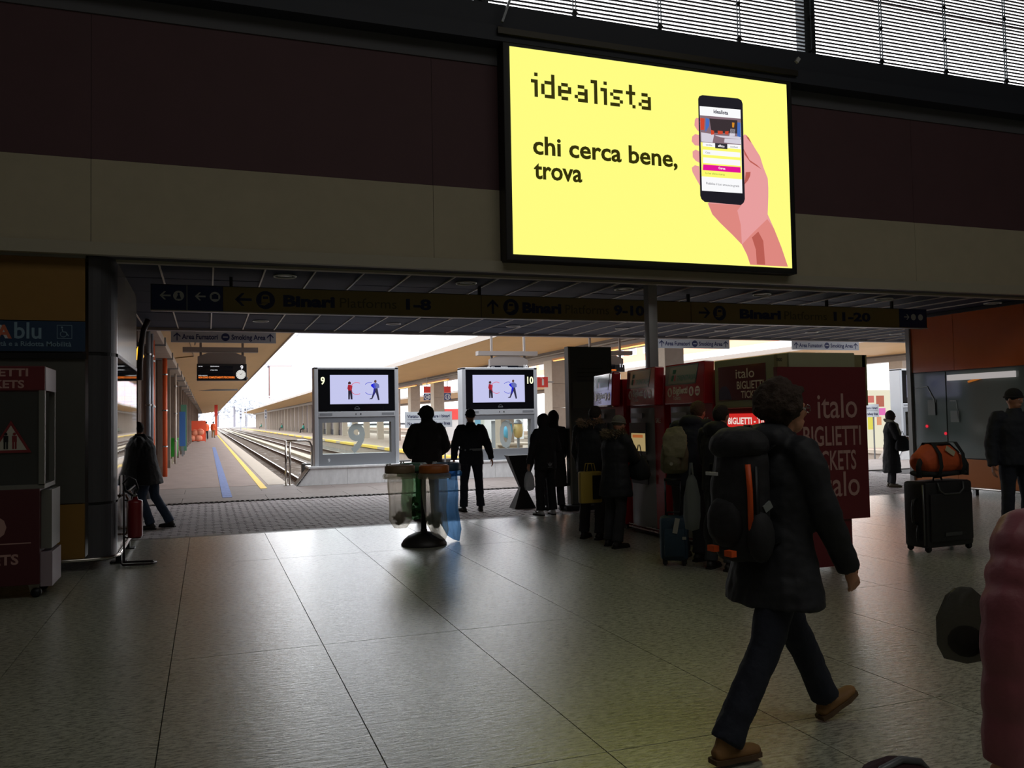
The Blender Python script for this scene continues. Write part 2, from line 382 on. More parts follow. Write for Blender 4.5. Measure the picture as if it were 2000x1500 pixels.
# ---- side walls of the passage and round steel column
tag(MB().box(-5.3, -5, 10.4, 18.2, 0, 3.9).build('wall_passage', DW), kind='structure')
MB_ = MB().box(-5, -2.1, 13.55, 18.2, 0, 3.5); tag(MB_.build('wall_platform_side', mat('stone_brown', s(96, 84, 76), .8, nz=.15)), kind='structure')
tag(MB().box(31.7, 32, 10.4, 22, 0, 3.9).build('wall_passage_far', DW), kind='structure')
col = thing('column', None, None, (6.06, 10.83, 0), kind='structure')
MB().box(5.985, 6.135, 10.76, 10.91, 0, 3.5).build('shaft', mat('column_paint', s(168, 168, 172), .4, .2, nz=.05), col, bevel=.02, smooth=True)
MB().box(5.97, 6.16, 10.74, 10.93, 0, .12).build('plinth', BLACKM, col, bevel=.01)

# ---- platforms, track bed, canopies
PLAT = mat('platform_paving', s(148, 132, 126), .75, nz=.1, scale=2.2, stretch=(1, .35, 1), bump=.15, bscale=30)
PLAT2 = mat('platform_edge', s(184, 172, 158), .75, nz=.08, scale=6)
pl9 = thing('platform_9', None, None, (0, 22.6, 0), kind='structure')
MB().box(-3, 1.45, 22.6, 205, -.75, 0).build('paving', PLAT, pl9)
for i in range(100):
    y0 = 22.6 + i * 1.8; MB().box(1.456, 1.96, y0 + .005, y0 + 1.795, -.2, .002).build('edge_stone', PLAT2, pl9)
MB().box(1.5, 1.85, 22.6, 205, -.75, -.2).build('edge_wall', PLAT, pl9)
def stripe(name, m, x0, x1, y0, y1, par, dash=None):
    if dash:
        y = y0
        while y < y1: MB().box(x0, x1, y, min(y + dash[0], y1), .002, .006).build(name, m, par); y += dash[1]
    else: MB().box(x0, x1, y0, y1, .0, .006).build(name, m, par)
YEL = mat('yellow_line', s(240, 205, 90), .6, nz=.1, scale=9); BLU = mat('blue_tactile', s(118, 136, 186), .7, nz=.2, scale=12)
stripe('yellow_line', YEL, 1.2, 1.36, 21.4, 200, pl9)
stripe('tactile_strip', BLU, .3, .5, 19.3, 60, pl9, (.48, .5))
stripe('cross_joint', mat('pale_joint', s(190, 180, 168), .7), -2, 1.45, 60, 60.12, pl9)
pl10 = thing('platform_10', None, None, (0, 22.6, 0), kind='structure')
MB().box(9.75, 19.5, 22.6, 270, -.75, 0).build('paving', mat('platform_paving_pale', s(168, 154, 142), .8, nz=.08, scale=2), pl10)
for i in range(110):
    y0 = 22.6 + i * 2.2; MB().box(9.68, 10.1, y0 + .01, y0 + 2.19, -.14, .004).build('edge_stone', YEL if i % 4 else PLAT2, pl10)
pl12 = thing('platform_12', None, None, (0, 22.6, 0), kind='structure')
MB().box(25.8, 36, 22.6, 270, -.75, 0).build('paving', MATS['platform_paving_pale'], pl12)
MB().box(25.75, 26.1, 22.6, 270, -.14, .004).build('edge_stone', PLAT2, pl12)

BALL = mat('ballast', s(112, 106, 100), .95, nz=.45, scale=22, bump=.9, bscale=30)
tag(MB().box(1.85, 25.9, 22.6, 420, -1.2, -.62).build('ground_trackbed', BALL), kind='structure')
b = MB(); nx, ny = 60, 150
def bh(x, y): return -.585 + .035 * noise.noise(Vector((x * 2, y * 1.4, 0))) + .03 * noise.noise(Vector((x * 9, y * 9, 3)))
vs = []; fs = []
for j in range(ny + 1):
    y = 22.6 + (j / ny) ** 1.7 * 60
    for i in range(nx + 1): x = 1.9 + i * (7.8 / nx); vs.append((x, y, bh(x, y)))
fs = [(j * (nx + 1) + i, j * (nx + 1) + i + 1, (j + 1) * (nx + 1) + i + 1, (j + 1) * (nx + 1) + i) for j in range(ny) for i in range(nx)]
o = b.add(vs, fs).build('ballast_surface', BALL, smooth=False); tag(o, kind='stuff', label='grey stone ballast between and beside the rails', cat='ballast')
# loose stones near the buffer
b = MB()
for i in range(2600):
    x = random.uniform(2.0, 9.5); y = 22.9 + random.random() ** 1.6 * 16; r = random.uniform(.02, .045)
    c0 = Vector((x, y, bh(x, y) + r * .4)); q = [Vector((random.gauss(0, 1), random.gauss(0, 1), random.gauss(0, 1))).normalized() * r for _ in range(4)]
    b.add([c0 + Vector(k_) for k_ in [(r, 0, 0), (-r * .8, r * .5, 0), (-r * .6, -r * .8, 0), (0, 0, r * .8)]], [(0, 1, 3), (1, 2, 3), (2, 0, 3), (0, 2, 1)])
tag(b.build('loose_ballast_stones', mat('ballast_stone', s(120, 116, 112), .9)), 'loose grey stones lying on the track bed', 'ballast', kind='stuff')

RAILT = mat('rail_head', s(196, 188, 180), .3, .9); RAILS = mat('rail_side_rust', s(88, 66, 52), .85, nz=.2)
WOOD = mat('sleeper', s(110, 98, 88), .9, nz=.2)
def track(x0, label, y0=23.2):
    t_ = thing('railway_track', label, 'track', (x0 + .72, y0, -.6))
    for x in (x0, x0 + 1.435):
        r_ = MB().box(x - .065, x + .065, y0, 330, -.57, -.54).box(x - .012, x + .012, y0, 330, -.54, -.43).box(x - .034, x + .034, y0, 330, -.43, -.392).build('rail', RAILS, t_)
        MB().box(x - .033, x + .033, y0, 330, -.392, -.385).build('running_surface', RAILT, r_)
    far = MB()
    for i in range(260):
        y = y0 + .3 + i * .6; q = (x0 - .55, x0 + 1.98, y, y + .22, -.66, -.565)
        if i < 60: MB().box(*q).build('sleeper', WOOD, t_, bevel=0)
        else: far.box(*q)
    o = far.build('distant_sleepers', WOOD, t_); o['kind'] = 'stuff'
track(3.02, 'track beside the yellow-lined platform edge, its rails shining')
track(6.45, 'track beyond the low concrete strip, below the striped platform edge')
track(21.0, 'track under the right-hand canopies, beyond the platform with square pillars')
tag(MB().box(5.25, 5.8, 24.2, 300, -.7, -.42).build('wall_low_strip', mat('pale_concrete', s(172, 162, 140), .85, nz=.1)), kind='structure')

CANM = mat('canopy_soffit', s(196, 164, 120), .7, nz=.05, scale=1.5, stretch=(1, .2, 1)); CANT = mat('canopy_fascia', s(150, 140, 132), .6)
CONC = mat('pillar_stone', s(150, 138, 128), .8, nz=.08, scale=5); CONCL = mat('pillar_stone_pale', s(186, 176, 164), .8, nz=.06)
GUT = mat('gutter_grey', s(152, 143, 134), .6, nz=.1, scale=3)
def wing(name, x0, z0, x1, z1, y0, y1, par):
    b = MB(); h = .16
    b.add([(x0, y0, z0), (x1, y0, z1), (x1, y1, z1), (x0, y1, z0), (x0, y0, z0 + h), (x1, y0, z1 + h), (x1, y1, z1 + h), (x0, y1, z0 + h)],
          [(0, 3, 2, 1), (4, 5, 6, 7), (0, 1, 5, 4), (1, 2, 6, 5), (2, 3, 7, 6), (3, 0, 4, 7)])
    o = b.build(name, CANM, par)
    sg = 1 if x1 > x0 else -1
    MB().box(min(x1, x1 + sg * .05), max(x1, x1 + sg * .05), y0, y1, z1 - .03, z1 + h + .04).build('fascia', CANT, par)
    return o
# left canopy (platform 9)
c9 = thing('canopy', 'tan canopy over the left platform, grey gutter along its pillars', 'canopy', (-1.2, 18.3, 3.7))
wing('soffit', -1.1, 3.78, 2.36, 4.2, 18.25, 200, c9)
for i in range(34):
    y0 = 18.3 + i * 4.9; dz = random.uniform(-.03, .03)
    MB().box(-1.52, -1.02, y0, y0 + 4.8, 3.62 + dz, 3.84 + dz).build('gutter_box', GUT, c9, bevel=.015)
    MB().box(-1.56, -.98, y0 + 4.78, y0 + 4.86, 3.58 + dz, 3.88 + dz).build('gutter_bracket', GREYP, c9)
MB().box(-3.0, -1.5, 18.25, 200, 3.75, 3.95).build('inner_soffit', CANT, c9)
for y0, l_ in ((46, 2.2), (62, 1.4), (20.6, .0)):
    if l_: MB().box(-.6, 2.0, y0, y0 + .25, 3.84, 3.96).build('cable_tray', GREYP, c9)
b = MB(); b.tube([(-.5, 19, 3.83), (-.45, 24, 3.84), (-.42, 30, 3.84), (-1.0, 30.1, 3.78)], .018, 6); b.build('cable_conduit', mat('conduit', s(120, 96, 60), .6), c9)
b = MB(); b.tube([(-1.0, 18.9, 3.6), (-.6, 19.2, 3.55), (-.2, 19.2, 3.62), (-.3, 23.6, 3.66)], .015, 6); b.build('loose_cable', BLACKM, c9, smooth=True)
# pillars along the left wall
STO = mat('pillar_dark_stone', s(118, 104, 94), .85, nz=.2, scale=6, stretch=(1, 1, .25), bump=.3)
def lpillar(y, l_):
    t_ = thing('wall_pillar', 'fluted brown stone pillar along the wall of the left platform', 'pillar', (-1.65, y, 0), group='stone pillars along the left platform', kind='structure')
    b = MB(); b.box(-2.05, -1.32, y, y + .95, 0, 3.64); b.build('shaft', STO, t_)
    for q in range(4): MB().box(-2.0 + q * .18, -2.0 + q * .18 + .1, y - .03, y, .3, 3.6).build('flute', STO, t_)
    for q in range(4): MB().box(-1.32, -1.29, y + .06 + q * .23, y + .06 + q * .23 + .14, .3, 3.6).build('flute', STO, t_)
    MB().box(-2.08, -1.27, y - .05, y + 1.0, 0, .3).build('plinth', STO, t_, bevel=.01)
lp = lpillar(18.25, 1); 
for i in range(24): lpillar(23.6 + 4.9 * i, 1)
tag(MB().box(-2.6, -2.3, 18.2, 200, 0, 3.75).build('wall_platform', mat('wall_brown', s(110, 86, 74), .85, nz=.15, scale=2)), kind='structure')

def canopy(xc, label, ylen, wl, wr, zc=4.23, ze=4.56):
    t_ = thing('canopy', label, 'canopy', (xc, 22, zc))
    wing('left_soffit', xc - .35, zc, xc - wl, ze, 18.3, ylen, t_); wing('right_soffit', xc + .35, zc, xc + wr, ze, 18.3, ylen, t_)
    MB().box(xc - .42, xc + .42, 18.3, ylen, zc - .12, zc + .05).build('gutter_box', GUT, t_)
    MB().box(xc - .52, xc - .42, 18.3, ylen, zc - .06, zc + .04).build('gutter_lip', mat('gutter_lip', s(96, 88, 84), .7), t_)
    MB().box(xc + .42, xc + .52, 18.3, ylen, zc - .06, zc + .04).build('gutter_lip', MATS['gutter_lip'], t_)
    MB().box(xc - .3, xc + .3, 18.3, ylen, zc - .3, zc - .12).build('beam', CANT, t_)
    return t_
canopy(13.6, 'tan butterfly canopy over the platform with square pillars', 270, 3.75, 3.9)
canopy(30.9, 'tan canopy furthest to the right, seen past the orange kiosk', 270, 4.6, 4.6)
def sqpillar(x, y, grp, lab):
    t_ = thing('platform_pillar', lab, 'pillar', (x, y, 0), group=grp, kind='structure')
    if y < 65:
        for q in range(4): MB().box(x - .33, x + .33, y, y + .85, .02 + q * .98, .02 + q * .98 + .972).build('stone_block', CONC, t_, bevel=.006)
        MB().box(x - .345, x - .33, y, y + .85, 0, 3.93).build('pale_side_sheet', CONCL, t_)  # thin sheet in a paler stone colour on the track side
    else:
        MB().box(x - .2, x + .3, y, y + .5, 0, 3.93).build('shaft', CONCL, t_)
for y in [22.9, 32.0, 38.5, 45.0, 51.2, 57.6] + [64 + 6.5 * i for i in range(31)]:
    sqpillar(13.6, y, 'square stone pillars of the middle platform', 'square stone pillar under the middle canopy')
for y in [31, 38, 45, 52, 60]: sqpillar(30.9, y, 'square stone pillars of the right platform', 'square stone pillar under the right canopy beyond the orange kiosk')
tag(MB().box(14.0, 14.3, 96, 268, 0, 4.0).build('wall_waiting', mat('waiting_wall', s(142, 132, 136), .8, nz=.04)), kind='structure')
tag(MB().box(13.93, 14.0, 96, 268, 0, .62).build('baseboard_waiting', mat('waiting_base', s(78, 76, 84), .8)), kind='structure')
# ================================================================== LED BILLBOARD
bb = thing('led_billboard', 'large lit yellow advertising screen with a phone in hand, high on the wall', 'billboard', (5.8, 10.2, 3.68))
MB().box(3.58, 8.04, 10.06, 10.3, 3.6, 6.5).build('housing', mat('housing_black', s(16, 16, 20), .5), bb, bevel=.01)
MB().box(3.5, 8.12, 10.0, 10.35, 6.5, 6.58).build('top_rail', mat('rail_bronze', s(52, 48, 40), .4, .5), bb)
MB().cbox((3.62, 9.98, 6.83), (.03, .04, .42), Matrix.Rotation(.35, 3, 'Y')).build('bracket', GREYP, bb)
MB().cbox((8.1, 9.98, 6.72), (.05, .04, .08), Matrix.Rotation(.6, 3, 'Y')).build('bracket', WHITEP, bb)
BF = FS(3.67, 10.055, 3.68)
MB().rect(BF, 0, 0, 4.275, 2.69, 0, .004).build('screen', glow('led_yellow', s(255, 253, 130), 1.0), bb)
INK = glow('led_ink', s(50, 46, 6), 1.0)
ROWS = {'i': ['.1', '..', '11', '.1', '.1', '.1', '.1'], 'd': ['...1', '...1', '.111', '1..1', '1..1', '1..1', '.111'],
        'e': ['....', '....', '.11.', '1..1', '1111', '1...', '.11.'], 'a': ['....', '....', '.11.', '...1', '.111', '1..1', '.111'],
        'l': ['11', '.1', '.1', '.1', '.1', '.1', '.1'], 's': ['....', '....', '.111', '1...', '.11.', '...1', '111.'],
        't': ['.1.', '.1.', '111', '.1.', '.1.', '.1.', '..1']}
b = MB(); cx_ = .285; cw = .0473; ch = .0455
for chh in 'idealista':
    rw = ROWS[chh]
    b = MB()
    for r_, ln in enumerate(rw):
        for q, k in enumerate(ln):
            if k == '1': b.rect(BF, cx_ + q * cw, 2.068 + (6 - r_) * ch, cx_ + (q + 1) * cw, 2.068 + (7 - r_) * ch, .004, .006)
    cx_ += (len(rw[0]) + 1) * cw
    b.build('pixel_letter', INK, bb)
text('chi cerca bene,', BF, .29, 1.32, .335, INK, bb, bold=.008, d=.006, width=2.13)
text('trova', BF, .31, 1.0, .335, INK, bb, bold=.008, d=.006, width=.68)
BP = {
'hand': [(3.5, 1.85), (3.53, 1.885), (3.57, 1.87), (3.62, 1.81), (3.69, 1.71), (3.78, 1.59), (3.83, 1.44), (3.9, 1.28), (3.905, 1.15), (3.9, 1.01), (3.88, 0.76), (3.93, 0.66), (3.98, 0.56), (4.1, 0.29), (4.2, 0.02), (3.56, 0.02), (3.51, 0.16), (3.43, 0.3), (3.28, 0.43), (3.08, 0.59), (2.96, 0.7), (2.89, 0.85), (3.09, 0.96), (3.31, 1.32)],
'shade': [(3.71, 0.5), (3.79, 0.37), (3.8, 0.21), (3.81, 0.03), (3.67, 0.03), (3.66, 0.24), (3.6, 0.41)],
'wrist': [(2.9, 0.85), (3.44, 0.86), (3.37, 0.78), (3.42, 0.58), (3.43, 0.3), (3.28, 0.43), (3.08, 0.59), (2.96, 0.7)],
'arm': [(3.43, 0.3), (3.6, 0.46), (3.87, 0.69), (3.98, 0.56), (4.1, 0.29), (4.2, 0.02), (3.56, 0.02), (3.51, 0.16)],
'crease': [(3.5, 1.16), (3.53, 1.34), (3.61, 1.35), (3.6, 1.29), (3.56, 1.22)],
'nail': [(3.55, 1.87), (3.6, 1.84), (3.64, 1.77), (3.61, 1.79), (3.57, 1.83)],
'thumbsh': [(3.5, 1.68), (3.6, 1.52), (3.8, 1.4), (3.72, 1.46), (3.61, 1.49), (3.52, 1.59)],
'f1': [(2.72, 2.01), (2.745, 2.04), (2.78, 2.04), (2.78, 1.85), (2.75, 1.87), (2.71, 1.93)],
'f2': [(2.67, 1.77), (2.72, 1.81), (2.78, 1.8), (2.78, 1.65), (2.71, 1.65), (2.66, 1.7)],
'f3': [(2.67, 1.56), (2.72, 1.59), (2.78, 1.57), (2.78, 1.41), (2.72, 1.43), (2.67, 1.48)],
'f4': [(2.65, 1.33), (2.7, 1.37), (2.77, 1.36), (2.78, 1.08), (2.72, 1.17), (2.66, 1.27)],
'phone': [(2.78, 2.31), (2.8, 2.35), (2.85, 2.37), (3.43, 2.39), (3.49, 2.37), (3.51, 2.32), (3.5, 0.95), (3.48, 0.9), (3.43, 0.86), (2.84, 0.865), (2.79, 0.9), (2.77, 0.95)],
'screen': [(2.8, 2.21), (3.47, 2.23), (3.46, 1.03), (2.8, 1.02)],
'photo': [(2.8, 2.08), (3.467, 2.1), (3.46, 1.72), (2.8, 1.7)], 'yel': [(2.8, 1.7), (3.46, 1.72), (3.46, 1.23), (2.8, 1.22)],
'tabs': [(2.83, 1.7), (3.45, 1.72), (3.45, 1.66), (2.83, 1.645)], 'tabdark': [(3.03, 1.71), (3.23, 1.715), (3.23, 1.64), (3.03, 1.635)],
'fa': [(2.83, 1.6), (3.44, 1.61), (3.44, 1.54), (2.83, 1.53)], 'fb': [(2.83, 1.49), (3.44, 1.5), (3.44, 1.42), (2.83, 1.41)],
'btn': [(2.83, 1.39), (3.44, 1.4), (3.44, 1.32), (2.82, 1.31)],
'po': [(2.8, 2.04), (2.87, 2.04), (2.86, 1.88), (2.8, 1.87)], 'pb': [(2.89, 2.05), (2.95, 2.04), (2.94, 1.94), (2.88, 1.85)],
'pd': [(2.95, 2.05), (3.41, 2.07), (3.41, 1.88), (2.98, 1.85)], 'r1': [(3.08, 1.89), (3.16, 1.89), (3.16, 1.85), (3.08, 1.84)],
'r2': [(3.2, 1.89), (3.26, 1.9), (3.25, 1.85), (3.2, 1.85)], 'r3': [(2.97, 1.89), (3.02, 1.88), (3.02, 1.83), (2.97, 1.82)],
'pt': [(3.32, 2.03), (3.36, 2.03), (3.35, 1.96), (3.32, 1.96)], 'pv': [(3.29, 1.94), (3.37, 1.94), (3.36, 1.84), (3.27, 1.83)],
's1': [(2.81, 1.84), (3.02, 1.83), (2.99, 1.71), (2.81, 1.71)], 's2': [(3.19, 1.79), (3.46, 1.8), (3.46, 1.73), (3.18, 1.73)],
's3': [(3.03, 1.82), (3.46, 1.84), (3.45, 1.8), (3.12, 1.8)], 'p2': [(3.41, 2.04), (3.46, 2.04), (3.46, 1.83), (3.4, 1.84)]}
def lay(name, keys, colr, d, par=bb):
    b = MB()
    for k in keys: b.prism(BF, BP[k], d, d + .001)
    return b.build(name, glow('led_' + name, colr), par)
hp = lay('printed_hand', ['hand', 'f1', 'f2', 'f3', 'f4'], s(232, 158, 158), .005)
lay('hand_shading', ['wrist', 'arm'], s(222, 136, 128), .0065, hp)
lay('hand_shadow', ['shade', 'crease', 'thumbsh'], s(186, 94, 84), .0078, hp)
lay('thumb_nail', ['nail'], s(190, 110, 90), .0078, hp)
pp = lay('printed_phone', ['phone'], s(30, 28, 36), .009)
lay('phone_screen', ['screen'], s(250, 250, 252), .0105, pp)
lay('phone_photo', ['photo'], s(132, 108, 118), .012, pp); lay('phone_page', ['yel'], s(252, 250, 110), .012, pp)
lay('photo_dark', ['pd'], s(58, 48, 52), .0135, pp); lay('photo_white', ['s1', 's2', 's3', 'pv'], s(214, 208, 220), .0135, pp)
lay('photo_red', ['po', 'r1', 'r2', 'r3'], s(206, 70, 46), .015, pp); lay('photo_blue', ['pb', 'p2'], s(70, 110, 190), .015, pp); lay('photo_amber', ['pt'], s(214, 140, 40), .015, pp)
lay('input_field', ['tabs', 'fa', 'fb'], s(250, 250, 250), .0135, pp); lay('tab_dark', ['tabdark'], s(50, 48, 56), .015, pp); lay('search_button', ['btn'], s(226, 22, 150), .0135, pp)
text('idealista', BF, 3.14, 2.135, .075, glow('led_txt', s(40, 36, 60)), pp, bold=.002, d=.012, align='CENTER')
text('Pubblica il tuo annuncio gratis', BF, 3.14, 1.115, .045, MATS['led_txt'], pp, d=.012, align='CENTER')
text('Cerca', BF, 3.13, 1.345, .045, glow('led_w', s(255, 250, 255)), pp, d=.0155, align='CENTER', bold=.001)
text('affitto', BF, 3.13, 1.66, .045, MATS['led_w'], pp, d=.0165, align='CENTER', bold=.001)
text('vendita', BF, 2.93, 1.66, .035, MATS['led_txt'], pp, d=.0165, align='CENTER'); text('condividi', BF, 3.34, 1.67, .035, MATS['led_txt'], pp, d=.0165, align='CENTER')
text('Case', BF, 2.87, 1.55, .038, MATS['led_txt'], pp, d=.0165); text('La tua ultima ricerca', BF, 2.86, 1.26, .038, glow('led_green', s(70, 140, 40)), pp, d=.0155)

# ================================================================== HANGING DIRECTION SIGN
SB = mat('sign_blue', s(38, 52, 104), .5); SY = mat('sign_yellow', s(146, 128, 80), .55); SW = mat('sign_white', s(206, 210, 214), .5); SI = mat('sign_ink', s(28, 38, 84), .5)
hs = thing('direction_sign', 'long hanging yellow and blue platform direction sign under the passage ceiling', 'sign', (5.7, 11.6, 3.06))
MB().box(-.67, 12.02, 11.6, 11.72, 3.045, 3.385).build('case', mat('sign_case', s(60, 62, 66), .4, .5), hs)
HF = FS(0, 11.6, 3.05)
for x0, x1, m, nm in ((-.66, -.245, SB, 'blue_panel'), (-.235, .195, SB, 'blue_panel'), (.2, 3.72, SY, 'yellow_panel'), (3.73, 7.2, SY, 'yellow_panel'), (7.21, 11.39, SY, 'yellow_panel'), (11.4, 12.0, SB, 'blue_panel')):
    MB().rect(HF, x0, .005, x1, .325, 0, .008).build(nm, m, hs)
MB().rect(HF, -.67, -.01, 12.02, .004, 0, .02).build('lower_lip', mat('sign_lip', s(190, 188, 182), .35, .3), hs)
for x in (.3, 3.72, 7.2, 9.9, 11.3): MB().box(x - .02, x + .02, 11.64, 11.68, 3.38, 3.52).build('hanger', BLACKM, hs)
def train_icon(x, y, r, fg, bg_, d=.008):
    MB().disc(HF, x, y, r, d, d + .002).build('icon_disc', fg, hs)
    b = MB(); b.prism(HF, [(x - r * .45, y - r * .3), (x - r * .4, y + r * .45), (x - r * .2, y + r * .6), (x + r * .2, y + r * .6), (x + r * .4, y + r * .45), (x + r * .45, y - r * .3)], d + .002, d + .004)
    b.prism(HF, [(x - r * .7, y - r * .5), (x - r * .3, y - r * .35), (x + r * .3, y - r * .35), (x - r * .1, y - r * .6)], d + .002, d + .004)
    b.build('train_symbol', bg_, hs)
    MB().rect(HF, x - r * .28, y + r * .12, x + r * .28, y + r * .4, d + .004, d + .005).build('train_window', fg, hs)
def sgn(x, ang, label, nums, t0, wB, wP, wN):
    arrow(MB(), HF, x, .165, .21, ang, .008, .01).build('arrow', SI, hs)
    train_icon(x + .28, .165, .12, SI, SY)
    text('Binari', HF, t0, .095, .2, SI, hs, bold=.01, width=wB, d=.011)
    text('Platforms', HF, t0 + wB + .06, .095, .19, mat('sign_ink_thin', s(92, 84, 60), .5), hs, width=wP, d=.011)
    text(nums, HF, t0 + wB + wP + .16, .095, .2, SI, hs, bold=.008, width=wN, d=.011)
sgn(.45, PI, '', '1-8', .95, .68, .78, .36)
sgn(3.9, PI / 2, '', '9-10', 4.35, .62, .72, .52)
sgn(7.45, 0, '', '11-20', 8.1, .8, .86, .78)
for xa in (-.5, -.08): arrow(MB(), HF, xa, .19, .13, PI, .008, .01).build('arrow', SW, hs)
for xa in (-.34, .1):
    MB().disc(HF, xa, .19, .065, .008, .01).build('icon_disc', SW, hs)
b = MB(); b.disc(HF, -.34, .215, .015, .01, .012, 10); b.prism(HF, [(-.37, .15), (-.31, .15), (-.325, .2), (-.35, .2)], .01, .012); b.build('waiting_symbol', SB, hs)
b = MB(); b.rect(HF, .06, .16, .14, .215, .01, .012); b.rect(HF, .08, .215, .12, .228, .01, .012); b.build('luggage_symbol', SB, hs)
arrow(MB(), HF, 11.56, .19, .12, 0, .008, .01).build('arrow', SW, hs)
for xa in (11.71, 11.87): MB().disc(HF, xa, .19, .055, .008, .01).build('icon_disc', SW, hs)
MB().rect(HF, -.243, .005, -.237, .325, 0, .012).build('divider', SW, hs)

# smoking area signs
SG = mat('sign_grey', s(172, 176, 184), .5)
def smoking(x0, x1, label, dz=0.0):
    t_ = thing('smoking_sign', label, 'sign', ((x0 + x1) / 2, 19.0, 3.34 + dz), group='hanging smoking area signs')
    z0, z1 = 3.31 + dz, 3.55 + dz; W = x1 - x0
    MB().box(x0, x1, 19.0, 19.04, z0, z1).build('panel', SG, t_)
    F_ = FS(x0, 19.0, z0); h = z1 - z0
    b = MB(); arrow(b, F_, .12, h / 2, .17, PI / 2, .002, .004, .12); b.build('arrow', SI, t_); arrow(MB(), F_, W - .12, h / 2, .17, PI / 2, .002, .004, .12).build('arrow', SI, t_)
    text('Area Fumatori', F_, .22, h / 2 - .05, .15, SI, t_, bold=.004, width=W / 2 - .35, d=.003); text('Smoking Area', F_, W / 2 + .14, h / 2 - .05, .15, SI, t_, bold=.004, width=W / 2 - .36, d=.003)
    MB().disc(F_, W / 2 + .02, h / 2, .085, .002, .004).build('no_smoking_disc', SI, t_); MB().rect(F_, W / 2 - .03, h / 2 - .012, W / 2 + .07, h / 2 + .012, .004, .006).build('cigarette_bar', SG, t_)
    for x in (x0 + W * .2, x0 + W * .8): MB().box(x - .006, x + .006, 19.01, 19.03, z1, 3.98 if x < 5 else 4.5).build('hanger_rod', BLACKM, t_)
    return t_
smoking(-.71, 1.41, 'grey smoking area sign with arrows hanging above the left platform')
smoking(10.8, 12.95, 'grey smoking area sign hanging just right of the steel column')
smoking(14.95, 17.2, 'grey smoking area sign hanging above the dark red ticket machine end panel')

# ================================================================== DEPARTURE BOARDS
def board(x0, x1, y, z0, z1, label, num, clock=True):
    t_ = thing('departure_board', label, 'departure board', ((x0 + x1) / 2, y, z0)); W = x1 - x0; H_ = z1 - z0
    MB().box(x0, x1, y, y + .25, z0, z1).build('case', mat('board_case', s(34, 36, 42), .35), t_, bevel=.01)
    F_ = FS(x0, y, z0)
    for q in range(3): MB().rect(F_, .03, H_ * (.32 + .2 * q), W * .72, H_ * (.32 + .2 * q) + .07, .001, .004).build('display_row', mat('display_dark', s(20, 24, 36), .2), t_)
    gw = glow('led_white', s(245, 245, 250)); go = glow('led_orange', s(255, 130, 50))
    text(num, F_, W * .9, H_ * .68, .15, gw, t_, bold=.004, align='CENTER', d=.005)
    text('NON SONO COMPLETAMENTE PERCORRIBILI', F_, .04, H_ * .14, .07, go, t_, bold=.002, width=W * .72, d=.005)
    text('ore', F_, .04, H_ * .82, .05, gw, t_, width=.1, d=.005); text('destinazione', F_, .34, H_ * .82, .05, gw, t_, width=.22, d=.005); text('ritardo', F_, .34, H_ * .6, .05, gw, t_, width=.18, d=.005); text('informazioni', F_, .04, H_ * .28, .045, gw, t_, width=.22, d=.005)
    if clock:
        ck = MB().disc(F_, W * .88, H_ * .36, .125, .002, .012, 28).build('clock_face', glow('clock_glow', s(232, 230, 224), .85), t_)
        b = MB(); b.prism(F_, [(W * .88 - .008, H_ * .36), (W * .88, H_ * .36 - .008), (W * .88 + .07, H_ * .36 + .075)], .012, .016); b.prism(F_, [(W * .88 + .006, H_ * .36), (W * .88, H_ * .36 - .008), (W * .88 - .06, H_ * .36 + .035)], .012, .016)
        for k in range(12): a = k * PI / 6; b.rect(F_, W * .88 + .105 * math.cos(a) - .005, H_ * .36 + .105 * math.sin(a) - .005, W * .88 + .105 * math.cos(a) + .005, H_ * .36 + .105 * math.sin(a) + .005, .012, .014)
        b.build('clock_hands', BLACKM, ck)
    b = MB(); Fh = FS(x0, y + .05, z1); b.prism(Fh, [(.02, 0), (W - .02, 0), (W - .02, .2), (W * .78, .3), (W * .22, .3), (.02, .2)], -.15, 0); b.build('hood_bracket', mat('bracket_grey', s(128, 120, 116), .6), t_)
    MB().box(x0 - .35, x1 + .3, y + .02, y + .3, z1 + .32, z1 + .45).build('cross_beam', MATS['bracket_grey'], t_)
    for x in (x0 + .1, x1 - .1): MB().box(x - .03, x + .03, y + .1, y + .16, z1, 4.05 if x < 5 else 4.5).build('hanger', MATS['bracket_grey'], t_)
    return t_
board(-.26, 1.01, 24, 2.74, 3.19, 'black departure board with a round clock and orange text, hanging over the left platform', '9')
board(7.95, 9.2, 24, 2.95, 3.16, 'departure board mostly hidden behind the screen cabinet of track 10', '10', False)
board(11.3, 12.55, 24.2, 3.0, 3.22, 'small departure board seen beside the grey totem', '11', False)

# ================================================================== SCREEN CABINETS AT THE TRACK HEADS
ALU = mat('alu_frame', s(188, 192, 198), .35, .3); DGL = mat('dark_glass', s(12, 13, 18), .08)
FROST = mat('frosted_grey', s(196, 202, 206), .6, sheer=.0001)
BG = glow('video_bg', s(196, 198, 236), 1.0)
GLASS = bpy.data.materials.new('clear_glass'); GLASS.use_nodes = True
t = GLASS.node_tree; o_ = t.nodes['Material Output']; tr = t.nodes.new('ShaderNodeBsdfTransparent'); tr.inputs[0].default_value = (.9, .94, .92, 1); gl = t.nodes.new('ShaderNodeBsdfGlossy'); gl.inputs['Roughness'].default_value = .03
fr_ = t.nodes.new('ShaderNodeFresnel'); fr_.inputs[0].default_value = 1.5; ms = t.nodes.new('ShaderNodeMixShader'); t.links.new(fr_.outputs[0], ms.inputs[0]); t.links.new(tr.outputs[0], ms.inputs[1]); t.links.new(gl.outputs[0], ms.inputs[2]); t.links.new(ms.outputs[0], o_.inputs[0])
